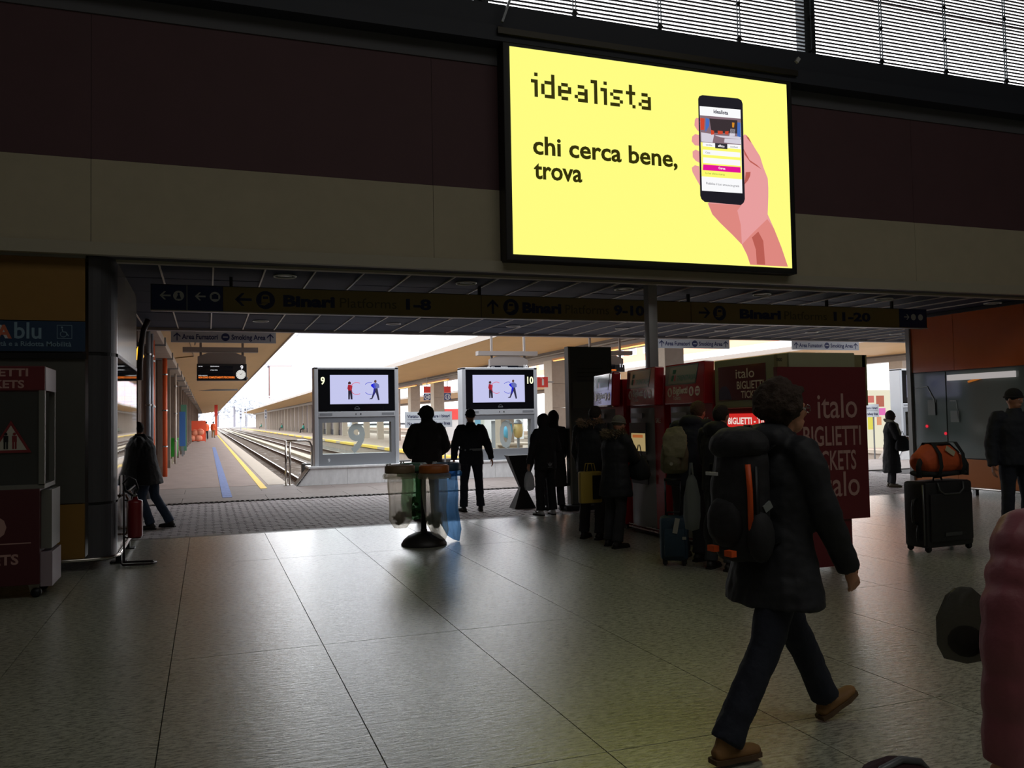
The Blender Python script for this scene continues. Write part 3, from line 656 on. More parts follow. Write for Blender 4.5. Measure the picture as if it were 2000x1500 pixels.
def cabinet(x0, label, num, right=False, y=21.9, y2=None):
    W = 2.17; x1 = x0 + W; z0, z1, zm = .46, 2.98, 1.72
    t_ = thing('screen_cabinet', label, 'screen cabinet', (x0 + W / 2, y + .2, z0))
    F_ = FS(x0, y, z0)
    b = MB(); b.box(x0, x0 + .1, y, y + .45, z0, z1).box(x1 - .1, x1, y, y + .45, z0, z1).box(x0, x1, y, y + .45, z1 - .06, z1); b.build('outer_frame', ALU, t_, bevel=.012)
    MB().box(x0 + .1, x1 - .1, y + .02, y + .4, 1.84, z1 - .06).build('screen_housing', DGL, t_)
    MB().box(x0 + .1, x1 - .1, y, y + .4, 1.7, 1.84).build('speaker_bar', ALU, t_, bevel=.006)
    b = MB(); b.rect(F_, .13, 1.28, .45, 1.34, .001, .004); b.rect(F_, W - .45, 1.28, W - .13, 1.34, .001, .004); b.build('speaker_grille', GREYP, t_)
    b = MB(); b.rect(F_, 1.04, 1.29, 1.06, 1.33, .001, .005); b.rect(F_, 1.16, 1.29, 1.19, 1.33, .001, .005); b.build('button', BLACKM, t_)
    sx0 = .4 if not right else .3; sz0 = 1.57; sw = 1.5; sh = .75
    MB().rect(FS(x0, y + .02, z0), sx0, sz0, sx0 + sw, sz0 + sh, .001, .004).build('video_screen', BG, t_)
    FV = FS(x0 + sx0, y + .02, z0 + sz0)
    v = MB(); v.ell((0, 0, 0), .001, 4, 3)
    def fl(nm, polys, cl):
        b = MB()
        for pl in polys: b.prism(FV, pl, .005, .006)
        b.build(nm, glow('v_' + nm, cl), t_)
    fl('woman_top', [[(.44, .4), (.46, .5), (.5, .5), (.57, .47), (.56, .4), (.55, .34), (.47, .34)]], s(160, 34, 48))
    fl('woman_trousers', [[(.46, .35), (.56, .35), (.57, .12), (.52, .12), (.51, .27), (.5, .12), (.46, .12)]], s(40, 34, 48))
    fl('woman_head', [[(.46, .51), (.46, .56), (.5, .585), (.53, .56), (.53, .51)]], s(70, 44, 48))
    fl('man_shirt', [[(1.1, .5), (1.14, .54), (1.2, .54), (1.26, .5), (1.27, .42), (1.22, .4), (1.14, .4)]], s(104, 112, 170))
    fl('man_blue', [[(1.05, .5), (1.14, .54), (1.17, .44), (1.17, .36), (1.12, .22), (1.09, .22), (1.12, .4), (1.05, .46)]], s(30, 34, 220))
    fl('man_trousers', [[(1.13, .4), (1.22, .4), (1.27, .1), (1.23, .09), (1.17, .3), (1.08, .12), (1.0, .12), (1.02, .14), (1.06, .15)]], s(50, 48, 70))
    fl('man_head', [[(1.13, .56), (1.14, .61), (1.18, .62), (1.2, .59), (1.18, .54)]], s(96, 64, 60))
    b = MB(); b.ring(FV, .68, .4, .15, .162, .005, .006, 1.0, 2 * PI - 1.0, 26); b.build('red_arc', glow('v_red', s(230, 60, 80)), t_)
    b = MB(); b.ring(FV, 1.02, .4, .15, .162, .005, .006, -PI + 1.0 - .3, -1.2 , 12); b.ring(FV, 1.02, .4, .15, .162, .005, .006, 1.2, PI - .7, 12); b.build('blue_arc', glow('v_blue', s(40, 50, 200)), t_)
    text(num, FS(x0, y + .02, z0), (.22 if not right else W - .22), 2.08, .27, glow('lit_number', s(255, 255, 205), 1.3), t_, bold=.006, align='CENTER', d=.006, sx=.8)
    b = MB(); b.ring(FS(x0, y + .02, z0), W / 2, 1.44, .06, .066, .001, .004, .3, PI - .3, 10); b.rect(FS(x0, y + .02, z0), W / 2 - .07, 1.435, W / 2 + .07, 1.45, .001, .004); b.build('maker_mark', mat('mark_grey', s(120, 124, 130), .4), t_)
    # lower glazed part
    b = MB(); gx0, gx1, gz0, gz1 = .2, W - .2, .3, 1.1
    b.rect(F_, .1, 0, gx0, 1.24, -.3, -.02).rect(F_, gx1, 0, W - .1, 1.24, -.3, -.02).rect(F_, gx0, 0, gx1, gz0, -.3, -.02).rect(F_, gx0, gz1, gx1, 1.24, -.3, -.02); b.build('lower_frame', GREYP, t_)
    MB().rect(F_, gx0, gz0, gx1, gz1, -.16, -.15).build('glass_pane', GLASS, t_)
    text(num, FS(x0, y + .14, z0), W / 2, .35, 1.0, FROST, t_, name='frosted_number', bold=.03, align='CENTER', sx=.9 if num == '9' else .72, d=.0)
    text(num, F_, .33, .1, .12, SW, t_, bold=.004, d=-.015)
    return t_
cabinet(2.55, 'screen cabinet of track 9, behind the man in the peaked cap', '9')
cabinet(6.46, 'screen cabinet of track 10, behind the man with the reflective belt', '10', True)
cabinet(21.45, 'partly hidden screen cabinet at the left edge of the orange kiosk', '12', True)
MARB = mat('grey_marble', s(232, 234, 236), .35, nz=.1, scale=9, stretch=(1, 1, .5)); MARB2 = mat('marble_side', s(150, 140, 132), .5)
def plinth(x0, x1, label):
    t_ = thing('marble_plinth', label, 'plinth', (x0, 21.9, 0))
    b = MB(); F_ = FS(0, 21.75, 0); n = 3; W = (x1 - x0 - .36) / n
    for i in range(n):
        xa = x0 + .36 + i * W; pl = [(xa - (.34 if i == 0 else 0), 0), (xa + W - .006, 0), (xa + W - .006, .42), (xa, .42)]
        MB().prism(F_, pl, -.04, 0).build('marble_slab', MARB, t_)
    MB().prism(F_, [(x0 + .05, 0), (x1 - .03, 0), (x1 - .03, .42), (x0 + .38, .42)], -.8, -.04).build('core', MARB2, t_)
    MB().box(x0 + .34, x1, 21.72, 22.6, .42, .465).build('capping', MARB, t_, bevel=.004)
    b = MB(); b.tube([(x0 + .06, 21.73, .01), (x0 + .38, 21.73, .42)], .016, 6); b.build('edge_trim', STEEL, t_)
    return t_
plinth(2.04, 5.25, 'pale marble plinth with a slanting steel-edged end, beside the shiny handrail')
plinth(5.95, 9.3, 'pale marble plinth right of the gap, behind the man with the pale belt')
plinth(21.0, 24.3, 'marble plinth right of the veiled lady, by the orange kiosk')
# buffer stop
bs = thing('buffer_stop', 'black buffer stop at the end of the nearer track, right behind the screen cabinet', 'buffer stop', (3.7, 24.4, -.6))
MB().box(2.5, 5.6, 24.4, 24.75, -.1, .42).build('cross_beam', mat('buffer_black', s(44, 40, 38), .6, nz=.1), bs, bevel=.02)
for x in (3.02, 4.45): MB().box(x - .1, x + .1, 24.45, 24.7, -.6, -.1).build('post', MATS['buffer_black'], bs)
for x in (2.95, 4.75): b = MB(); b.tube([(x, 24.75, .15), (x, 25.2, .15)], .1, 14); b.tube([(x, 25.2, .15), (x, 25.26, .15)], .2, 16); b.build('buffer_head', MATS['buffer_black'], bs, smooth=True)
bs2 = copy_tree(bs, None, (3.5, 0, 0)); bs2['label'] = 'black buffer stop of the further track, seen behind the track 10 cabinet'
# chrome handrails
CHR = mat('chrome_tube', s(200, 196, 190), .18, 1.0)
def rail(x0, x1, y, label):
    t_ = thing('handrail', label, 'handrail', (x0, y, 0))
    b = MB(); b.tube([(x0, y, 0), (x0, y, 1.12)], .028, 10); b.build('post', CHR, t_, smooth=True)
    b = MB(); b.tube([(x0 + .1, y + .05, 0), (x0 + .1, y + .05, 1.14)], .028, 10); b.build('post', CHR, t_, smooth=True)
    b = MB(); b.tube([(x0 + .02, y + .02, 1.12), (x0 + .3, y + .03, 1.12), (x1 - .14, y + .03, 1.12), (x1 - .05, y + .03, 1.08), (x1, y + .03, .98), (x1, y + .03, .46)], .026, 10); b.build('top_bar', CHR, t_, smooth=True)
    MB().lathe((x0 + .05, y + .02, 0), [(.12, 0), (.12, .012), (.1, .016)], 16).build('foot_plate', CHR, t_)
rail(1.86, 2.5, 22.1, 'shiny tubular handrail left of the screen cabinet of track 9')
rail(8.75, 9.5, 22.4, 'tubular handrail right of the screen cabinet of track 10')
# crossing warning signs
def warn(x0, x1, y, z0, z1, label):
    t_ = thing('warning_sign', label, 'sign', ((x0 + x1) / 2, y, 0)); W = x1 - x0; F_ = FS(x0, y, z0); H_ = z1 - z0
    MB().box(x0, x1, y, y + .03, z0, z1).build('panel', mat('warn_white', s(214, 220, 226), .45), t_)
    text('Vietato attraversare i binari', F_, .06, H_ * .62, .12, SI, t_, bold=.003, width=W - .12, d=.003)
    text('No crossing the railway lines', F_, .06, H_ * .16, .12, SI, t_, bold=.003, width=W - .12, d=.003)
    MB().rect(F_, .06, H_ * .5, W - .06, H_ * .515, .001, .003).build('divider', SI, t_)
    for x in (x0 + .2, x1 - .2): MB().box(x - .02, x + .02, y + .03, y + .06, 0, z1).build('post', GREYP, t_)
warn(5.02, 6.33, 22.5, 1.38, 1.81, 'white no-crossing sign behind the man in the peaked cap, between the two screen cabinets')
warn(20.0, 21.2, 22.6, 1.4, 1.83, 'white no-crossing sign left of the veiled lady')
# small pillar signs 10 / 11
for (x, y, n_, lab) in ((12.53, 50.0, '10', 'small red and blue sign between the middle pillars reading ten'), (13.78, 49.9, '11', 'small red and blue sign between the middle pillars reading eleven')):
    t_ = thing('platform_sign', lab, 'sign', (x, y, 3.0)); F_ = FS(x - .21, y, 2.75)
    MB().box(x - .21, x + .21, y, y + .05, 3.19, 3.6).build('red_half', mat('sign_red', s(196, 48, 40), .5), t_)
    MB().box(x - .21, x + .21, y, y + .05, 2.75, 3.18).build('blue_half', SB, t_)
    b = MB(); b.ring(F_, .21, .21, .14, .175, .001, .006); b.build('number_ring', SW, t_); text(n_, F_, .21, .13, .22, SW, t_, bold=.008, align='CENTER', d=.006)
    MB().box(x - .02, x + .02, y, y + .04, 3.6, 4.15).build('hanger', GREYP, t_)
t_ = thing('fire_sign', 'small red fire extinguisher sign beside the square stone pillar right of the track 10 cabinet', 'sign', (13.25, 31.6, 3.0))
MB().box(12.46, 12.92, 31.6, 31.64, 2.8, 3.22).build('plate', MATS['sign_red'], t_)
b = MB(); MB().box(12.92, 13.27, 31.85, 31.9, 3.0, 3.05).build('arm', GREYP, t_); F_ = FS(12.46, 31.6, 2.8); b.rect(F_, .2, .08, .28, .28, .001, .005); b.disc(F_, .24, .3, .04, .001, .005, 12); b.ring(F_, .17, .3, .07, .085, .001, .005, 0, 2, 8); b.build('extinguisher_symbol', SW, t_)
# warm fluorescent strips under the middle canopy
WARM = glow('warm_tube', s(255, 196, 110), 1.6); WARMB = mat('lamp_body_amber', s(196, 128, 60), .5)
for (x, y0, y1, z, lab) in ((13.15, 55.5, 61, 3.85, 'furthest'), (13.15, 47.5, 53.5, 3.85, 'second furthest'), (13.2, 39.2, 44.5, 3.85, 'third'), (13.2, 28.2, 31.6, 3.85, 'fourth'), (13.2, 23.9, 27.2, 3.85, 'nearest')):
    t_ = thing('strip_lamp', lab + ' warm strip lamp glowing under the gutter of the middle canopy', 'lamp', (x, y0, z), group='warm strip lamps under the middle canopy')
    MB().box(x - .09, x + .09, y0, y1, z + .03, z + .1).build('body', WARMB, t_); MB().box(x - .05, x + .05, y0 + .02, y1 - .02, z, z + .03).build('tube', WARM, t_)
t_ = thing('bulkhead_lamp', 'round glowing lamp on the pillar left of the grey totem', 'lamp', (13.3, 29.5, 3.7))
MB().ell((13.2, 29.6, 3.7), (.2, .1, .14)).build('globe', WARM, t_, smooth=True); MB().box(13.1, 13.35, 29.7, 29.8, 3.6, 3.85).build('backplate', GREYP, t_)
t_ = thing('wall_lamp', 'orange glowing lamp on the left platform wall, under the black hose', 'lamp', (-1.25, 17.0, 2.9))
MB().lathe((-1.18, 17.0, 2.78), [(.0, 0), (.06, .02), (.085, .08), (.06, .18), (.02, .26)], 16).build('glass_shade', glow('amber_lamp', s(255, 190, 50), 1.5), t_, smooth=True)
MB().box(-1.3, -1.1, 16.95, 17.05, 3.04, 3.12).build('bracket', GREYP, t_)
b = MB(); b.tube([(-1.0, 16.6, 3.5), (-1.08, 16.6, 3.3), (-1.12, 16.6, 3.0), (-1.14, 16.6, 2.7), (-1.14, 16.6, 2.4)], .05, 10); tag(b.build('drain_hose', mat('hose_dark', s(52, 40, 34), .5), smooth=True, origin=(-1.1, 16.6, 3)), 'dark hose hanging in front of the orange wall lamp', 'hose')
# pipes
ORP = mat('orange_pipe', s(214, 92, 46), .45)
def pipe(x, y, r, m, label, name='drain_pipe'):
    t_ = thing(name, label, 'pipe', (x, y, 0)); b = MB(); b.tube([(x, y, 0), (x, y, 3.62)], r, 12); b.build('pipe_run', m, t_, smooth=True)
    for z in (.9, 2.0, 3.1): MB().lathe((x, y, z), [(r + .002, 0), (r + .014, 0), (r + .014, .04), (r + .002, .04)], 12).build('clip', STEEL, t_)
pipe(-1.25, 22.0, .07, ORP, 'nearest orange drain pipe on the left platform wall')
pipe(-1.22, 28.0, .07, ORP, 'second orange drain pipe on the left platform wall')
pipe(-1.2, 19.9, .05, mat('pipe_grey', s(150, 158, 168), .4, .4), 'grey-blue pipe beside the nearest pillar of the left platform')
pipe(-1.16, 20.4, .04, MATS['pipe_grey'], 'thin grey pipe just left of the nearest orange pipe')
pipe(-1.2, 36.6, .05, mat('pipe_white', s(214, 208, 200), .5), 'white pipe further along the left platform wall')
# ================================================================== LEFT KIOSK (assistance office)
GRP = mat('kiosk_grey', s(84, 84, 80), .45, nz=.05); YP = mat('kiosk_yellow', s(142, 106, 46), .5, nz=.04)
CYL = mat('kiosk_corner', s(82, 82, 88), .3, .3); BLP = mat('kiosk_blue', s(30, 58, 90), .5)
k1 = thing('office_kiosk', 'dark kiosk with yellow panels, a blue assistance sign and mirror-like side glazing', 'kiosk', (-2.5, 12, 0))
MB().box(-8.9, -1.3, 10.48, 13.4, .12, 3.46).build('body', GRP, k1)
for x0, x1 in ((-8.9, -6.2), (-6.19, -3.7), (-3.69, -1.27)):
    MB().box(x0, x1 - .005, 10.42, 10.48, 2.76, 3.46).build('yellow_panel', YP, k1); MB().box(x0, x1 - .005, 10.44, 10.48, .75, 2.35).build('grey_panel', GRP, k1)
    MB().box(x0, x1 - .005, 10.42, 10.48, .12, .74).build('yellow_base', YP, k1)
MB().box(-8.9, -1.27, 10.38, 10.48, 3.46, 3.54).build('top_trim', mat('trim_pale', s(150, 148, 140), .4), k1)
MB().box(-8.9, -1.26, 10.40, 10.48, 2.34, 2.40).build('rail_trim', BLACKM, k1)
sg = MB().box(-3.2, -1.27, 10.405, 10.42, 2.42, 2.75).build('blue_sign', BLP, k1)
KF = FS(-3.2, 10.405, 2.42)
text('SALA', KF, .72, .14, .2, SW, sg, bold=.004, d=.003); text('A', KF, 1.075, .14, .2, mat('sign_orange', s(200, 110, 80), .5), sg, bold=.006, d=.005)
text('blu', KF, 1.23, .14, .25, mat('sign_paleblue', s(130, 160, 180), .5), sg, bold=.004, d=.003, width=.26)
text('per Persone con Disabilità e a Ridotta Mobilità', KF, .35, .055, .075, MATS['sign_paleblue'], sg, bold=.001, d=.003, width=1.44)
b = MB(); b.rect(KF, 1.65, .14, 1.80, .145, .001, .003).rect(KF, 1.65, .285, 1.80, .29, .001, .003).rect(KF, 1.65, .14, 1.655, .29, .001, .003).rect(KF, 1.795, .14, 1.80, .29, .001, .003)
b.disc(KF, 1.70, .265, .01, .001, .003, 10).ring(KF, 1.715, .19, .028, .034, .001, .003, 2.2, 6.4, 14); b.prism(KF, [(1.698, .25), (1.706, .25), (1.712, .22), (1.74, .218), (1.77, .17), (1.762, .166), (1.735, .208), (1.704, .212)], .001, .003)
b.build('wheelchair_symbol', MATS['sign_paleblue'], sg)
# rounded corner
b = MB(); prof = []; n = 10
def corner(b, z0, z1, r=.27, x=-1.24, y=10.69):
    pts = [(x + r * math.sin(a), y - r * math.cos(a)) for a in [PI / 2 * i / n for i in range(n + 1)]]
    pts = pts + [(x, y)]
    F_ = Frame((0, 0, z0), (1, 0, 0), (0, 1, 0)); b.prism(F_, pts, 0, z1 - z0)
b = MB(); corner(b, 2.42, 3.5); b.build('corner_upper', CYL, k1, smooth=False); b = MB(); corner(b, .12, .72); b.build('corner_base', CYL, k1); b = MB(); corner(b, .75, 2.38); b.build('corner_middle', CYL, k1)
b = MB(); corner(b, .1, 3.48, .255); b.build('corner_joint', BLACKM, k1)
MIR = mat('side_glazing', s(120, 122, 118), .03, .92, bump=.03, bscale=2.2)
MIR2 = mat('side_base', s(150, 146, 136), .12, .85)
for y0, y1 in ((10.7, 11.63), (11.64, 12.56), (12.57, 13.5)):
    MB().box(-1.0, -.972, y0, y1, .75, 2.38).build('side_window', MIR, k1); MB().box(-1.0, -.972, y0, y1, .12, .73).build('side_base_panel', MIR2, k1)
    MB().box(-1.0, -.972, y0, y1, 2.42, 3.48).build('side_upper_panel', mat('side_upper', s(128, 120, 98), .2, .4), k1)
MB().box(-1.02, -.965, 10.7, 13.5, 2.38, 2.42).build('side_rail', BLACKM, k1); MB().box(-1.02, -.967, 10.7, 13.5, .73, .75).build('side_rail', BLACKM, k1)
b = MB(); b.tube([(-.955, 10.72, 2.0), (-.955, 10.72, 2.0)], .001, 4)
b = MB(); b.tube([(-3.2, 10.4, .13), (-1.2, 10.4, .13), (-1.02, 10.48, .13), (-.95, 10.66, .13), (-.945, 13.45, .13)], .02, 8); b.build('foot_rail', CHR, k1, smooth=True)
for (x, y) in ((-.98, 10.95), (-.98, 12.1), (-.98, 13.2), (-2.6, 10.5)):
    f_ = MB().box(x - .03, x + .03, y - .03, y + .03, 0, .13).build('support_foot', BLACKM, k1); MB().box(x - .09, x + .09, y - .07, y + .07, 0, .015).build('foot_plate', BLACKM, f_)
for (y, lab) in ((11.15, 1), (11.75, 2)):
    b = MB(); b.tube([(-.97, y, .3), (-.92, y, .3), (-.9, y, .34), (-.9, y, .72), (-.92, y, .76), (-.97, y, .76)], .014, 8); b.build('grab_handle', mat('handle_brown', s(92, 64, 52), .4, .5), k1, smooth=True)
MB().box(-.972, -.967, 11.0, 11.25, .78, 1.0).build('dark_notice', BLACKM, k1)

# ================================================================== LEFT RED TICKET MACHINE
RED = mat('machine_red', s(102, 30, 38), .45, nz=.04); OFFW = mat('machine_offwhite', s(176, 172, 162), .5); LET = mat('letter_pink', s(176, 140, 134), .5); ALUD = mat('alu_dark', s(128, 128, 124), .4, .5)
m0 = thing('ticket_machine', 'dark red wheeled ticket machine at the left edge, warning triangle in its window', 'ticket machine', (-2.0, 9.3, 0))
X0, X1 = -2.55, -1.44
MB().box(X0, X1, 9.0, 9.6, 1.94, 2.17).build('header_box', RED, m0, bevel=.008)
F_ = FS(X0, 9.0, 0)
text('BIGLIETTI', F_, .42, 2.075, .1, LET, m0, bold=.003, d=.003, width=.545); text('TICKETS', F_, .5, 1.965, .1, LET, m0, bold=.003, d=.003, width=.44)
MB().box(X1, X1 + .006, 9.02, 9.58, 1.94, 2.16).build('header_side', mat('header_side_pale', s(176, 172, 180), .35), m0)
for x in (X0, X1 - .05): 
    for y in (9.0, 9.55): MB().box(x, x + .05, y, y + .05, 1.05, 1.94).build('corner_post', ALUD, m0)
MB().box(X0, X1, 9.0, 9.6, 1.02, 1.06).build('shelf', ALUD, m0)
MB().box(X0 + .05, X1 - .05, 9.02, 9.03, 1.06, 1.93).build('window_pane', mat('pane_dark', s(58, 60, 60), .1, coat=.3), m0)
TR = MB(); TR.prism(F_, [(.66, 1.36), (1.0, 1.36), (.83, 1.66)], -.012, -.004); TR.build('triangle_sign', mat('tri_red', s(120, 34, 40), .5), m0)
MB().prism(F_, [(.70, 1.385), (.96, 1.385), (.83, 1.615)], -.004, -.002).build('triangle_field', OFFW, m0)
for (dx, m) in ((.79, BLACKM), (.86, MATS['tri_red'])):
    b = MB(); b.disc(F_, dx, 1.535, .014, -.002, .0, 10); b.rect(F_, dx - .02, 1.46, dx + .02, 1.518, -.002, 0); b.rect(F_, dx - .018, 1.395, dx - .003, 1.46, -.002, 0); b.rect(F_, dx + .003, 1.395, dx + .018, 1.46, -.002, 0); b.build('figure_symbol', m, m0)
MB().box(X0, X1 - .04, 9.0, 9.58, .13, 1.02).build('lower_body', mat('machine_plum', s(74, 24, 32), .5), m0, bevel=.006)
MB().box(X1 - .04, X1 + .06, 9.05, 9.55, .1, .42).build('side_bumper', mat('bumper_mauve', s(150, 136, 146), .5), m0)
MB().box(X1 - .04, X1 + .05, 9.08, 9.55, .45, 1.0).build('side_grille', ALUD, m0)
text('italo', F_, -.25, .56, .5, LET, m0, bold=.004, d=.003, width=1.02)
MB().rect(F_, .1, .515, 1.0, .525, .001, .003).build('underline', LET, m0)
text('TICKETS', F_, .38, .33, .13, LET, m0, bold=.004, d=.003, width=.52)
for (x, y) in ((X0 + .1, 9.08), (X1 - .1, 9.08), (X0 + .1, 9.5), (X1 - .1, 9.5)):
    cst = MB().prism(FS(x, y, 0), [(-.05, .13), (.05, .13), (.03, .05), (-.03, .05)], -.05, 0).build('caster', OFFW, m0); b = MB(); b.tube([(x + .02, y - .02, .045), (x + .02, y + .03, .045)], .045, 14); b.build('caster_wheel', BLACKM, cst, smooth=True)

# extinguisher on a stand
ex = thing('fire_extinguisher', 'dark red fire extinguisher on a thin floor stand by the corner of the dark kiosk', 'fire extinguisher', (-.8, 10.7, 0))
c_ = (-.79, 10.75)
b = MB(); b.lathe((c_[0], c_[1], .3), [(.0, 0), (.07, .0), (.083, .02), (.083, .40), (.076, .425), (.035, .435), (.025, .47), (0, .47)], 22); b.build('cylinder', mat('ext_red', s(128, 26, 34), .35, coat=.3), ex, smooth=True)
b = MB(); b.tube([(c_[0] + .02, c_[1], .78), (c_[0] - .03, c_[1] - .03, .79), (c_[0] - .1, c_[1] - .05, .85), (c_[0] - .12, c_[1] - .05, .93), (c_[0] - .06, c_[1] - .04, 1.0), (c_[0], c_[1] - .02, .96), (c_[0] + .03, c_[1], .86), (c_[0] - .01, c_[1], .78)], .014, 8); b.build('hose', BLACKM, ex, smooth=True)
MB().cbox((c_[0], c_[1], .79), (.03, .1, .03)).build('valve', STEEL, ex); MB().cbox((c_[0], c_[1] - .04, .83), (.02, .13, .012), Matrix.Rotation(.3, 3, 'X')).build('lever', BLACKM, ex)
b = MB(); b.tube([(-.91, 10.78, .01), (-.91, 10.78, 1.02)], .012, 8); b.tube([(-.91, 10.78, .02), (-.6, 10.72, .02), (-.56, 10.62, .02), (-.62, 10.52, .02), (-.9, 10.56, .02), (-.93, 10.7, .02)], .013, 8); b.tube([(-.91, 10.78, .3), (-.86, 10.76, .3)], .01, 6); b.tube([(-.91, 10.78, .73), (-.86, 10.76, .73)], .01, 6); b.build('stand', mat('stand_dark', s(54, 44, 44), .4, .5), ex, smooth=True)

# ================================================================== TICKET MACHINE ROW (face the left)
TG = mat('tm_grey', s(138, 138, 138), .35, .2, nz=.05); TR_ = mat('tm_red', s(176, 24, 38), .35, coat=.3); TGL = mat('tm_sign_gloss', s(176, 30, 44), .07, coat=1.0, bump=.05, bscale=3); TGG = mat('tm_sign_grey', s(150, 158, 150), .08, coat=1.0, bump=.05, bscale=3); TGT = mat('tm_sign_teal', s(96, 112, 116), .08, coat=1.0)
MW = mat('tm_letter', s(235, 215, 205), .5); GRN = mat('tm_green', s(20, 110, 80), .5)
def ticket(y0, y1, label, k):
    tilt = (.17, .10, .06)[k]
    """y0 < y1; front at x = 5.55 facing -X; drawing frame runs from y1 (left) to y0 (right)"""
    t_ = thing('ticket_machine', label, 'ticket machine', (5.75, (y0 + y1) / 2, 0), group='tall red and grey ticket machines in a row'); W = y1 - y0
    F_ = FW(5.55, y1, 0)
    MB().box(5.57, 5.95, y0 + .02, y1 - .02, 0.06, 2.12).build('cabinet', TR_, t_, bevel=.01)
    MB().box(5.6, 5.93, y0 + .04, y1 - .04, 0, .06).build('kick_base', BLACKM, t_)
    # curved grey front
    b = MB(); pts = []; n = 8; w0 = .04; w1 = W * .72
    poly = [(y1 - w0 - (w1 - w0) * i / n, 5.57 - .06 * math.sin(PI * i / n)) for i in range(n + 1)]
    G_ = Frame((0, 0, .1), (0, 1, 0), (1, 0, 0)); vs = [(x, y, .1) for y, x in poly] + [(x, y, 1.7) for y, x in poly]; m_ = n + 1
    b.add(vs, [(i, m_ + i, m_ + i + 1, i + 1) for i in range(n)]); b.build('front_panel', TG, t_, smooth=True)
    MB().rect(F_, .0, .06, W, .08, 0, .03).rect(F_, .0, .1, W, .115, 0, .03).build('foot_bumper', STEEL, t_)
    MB().rect(F_, .14, 1.08, w1 - .1, 1.5, .05, .062).build('display_hood', mat('display_surround', s(30, 52, 56), .2), t_)
    MB().rect(F_, .2, 1.12, w1 - .12, 1.36, .062, .066).build('touch_screen', glow('touch_amber', s(204, 178, 122), .55), t_)
    MB().rect(F_, .24, 1.3, w1 - .18, 1.34, .066, .068).build('screen_banner', glow('touch_orange', s(214, 120, 60), .5), t_)
    MB().rect(F_, .18, 1.56, w1 - .2, 1.63, .05, .06).build('name_plate', ALUD, t_)
    MB().rect(F_, .16, .68, w1 - .08, .8, .04, .058).build('ticket_tray', BLACKM, t_)
    MB().rect(F_, .5, .86, .62, 1.0, .04, .075).build('card_reader', BLACKM, t_)
    text('SALE', F_, w1 + .06, 1.5, .09, MATS['tm_letter'], t_, d=.0, bold=.002, width=.13)
    # glossy header sign, slightly proud of the body; tilt added to catch sky glare
    H0 = Frame((5.47 + .5 * math.sin(tilt), y1, 1.73), (-math.sin(tilt), -math.cos(tilt), 0), (.05 * math.cos(tilt), -.05 * math.sin(tilt), 1)); W = W * .99
    MB().rect(H0, 0, 0, W, .5, -.13, 0).build('header_sign', TGL, t_, bevel=.03 if k == 0 else .012)
    MB().prism(H0, [(.02, .24), (W * .8, .24), (W * .87, .48), (.02, .48)], .001, .004).build('header_teal', TGT, t_)
    MB().prism(H0, [(.1, .255), (W * .78, .255), (W * .86, .465), (.16, .465)], .004, .006).build('header_grey', TGG, t_)
    text('TRENITALIA', H0, .34, .29, .09, GRN, t_, bold=.002, d=.008, width=W * .46, shear=.2)
    b = MB(); b.prism(H0, [(.18, .29), (.24, .29), (.27, .36), (.21, .36)], .006, .008); b.prism(H0, [(.22, .38), (.3, .38), (.32, .43), (.24, .43)], .006, .008); b.build('logo_green', GRN, t_)
    MB().prism(H0, [(.255, .29), (.29, .29), (.31, .36), (.28, .36)], .006, .008).build('logo_red', TR_, t_)
    text('Biglietti', H0, .24, .13, .12, MW, t_, bold=.004, d=.005, width=W * .37); text('Tickets', H0, .24, .055, .075, MW, t_, d=.005, width=W * .2)
    for j, xx in enumerate((.15, W * .7, W * .85)):
        MB().disc(H0, xx, .15, .058, .001, .004, 20).build('icon_disc', MW, t_); b = MB()
        if j < 2: b.prism(H0, [(xx - .03, .17), (xx + .01, .19), (xx + .03, .12), (xx - .005, .11)], .004, .006)
        else: b.rect(H0, xx - .035, .165, xx + .035, .18, .004, .006).rect(H0, xx - .035, .12, xx + .035, .15, .004, .006)
        b.build('icon_mark', TR_, t_)
    return t_
ticket(10.8, 11.78, 'red and grey ticket machine furthest back in the row, a fur-collared man before it', 0)
ticket(9.65, 10.63, 'red and grey ticket machine in the middle, its amber screen in view', 1)
ticket(8.52, 9.54, 'red and grey ticket machine used by the man with the green backpack', 2)
# italo machine
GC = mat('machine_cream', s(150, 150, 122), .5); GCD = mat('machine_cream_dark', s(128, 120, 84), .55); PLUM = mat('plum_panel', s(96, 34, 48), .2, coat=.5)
m3 = thing('ticket_machine', 'ticket machine in a cream frame whose dark red end panel faces the hall', 'ticket machine', (5.9, 7.8, 0))
MB().box(5.6, 6.2, 7.12, 8.36, .04, 2.12).build('body', mat('machine_darkred', s(112, 22, 30), .5), m3)
MB().box(5.52, 6.35, 7.08, 8.42, 1.66, 2.21).build('head_box', GC, m3, bevel=.012)
F_ = FW(5.52, 8.42, 1.66); MB().rect(F_, .09, .09, .96, .47, .001, .006).build('head_screen', PLUM, m3)
text('italo', F_, .42, .33, .15, MW, m3, bold=.001, d=.007, width=.34); text('BIGLIETTI', F_, .44, .21, .12, MW, m3, bold=.002, d=.007, width=.48); text('TICKETS', F_, .52, .11, .11, MW, m3, bold=.002, d=.007, width=.4)
b = MB(); b.prism(F_, [(.1, .1), (.1, .2), (.16, .25), (.24, .25), (.3, .2), (.34, .1)], .006, .008); b.build('train_nose_print', mat('train_blue', s(70, 66, 100), .4), m3)
MB().rect(FW(5.6, 8.36, 0), .06, 1.45, 1.1, 1.6, .001, .02).build('lit_banner', glow('banner_red', s(220, 44, 40), .8), m3)
text('BIGLIETTI - TICKETS', FW(5.6, 8.36, 0), .1, 1.485, .1, glow('banner_white', s(255, 230, 220), .8), m3, bold=.003, d=.022, width=.95)
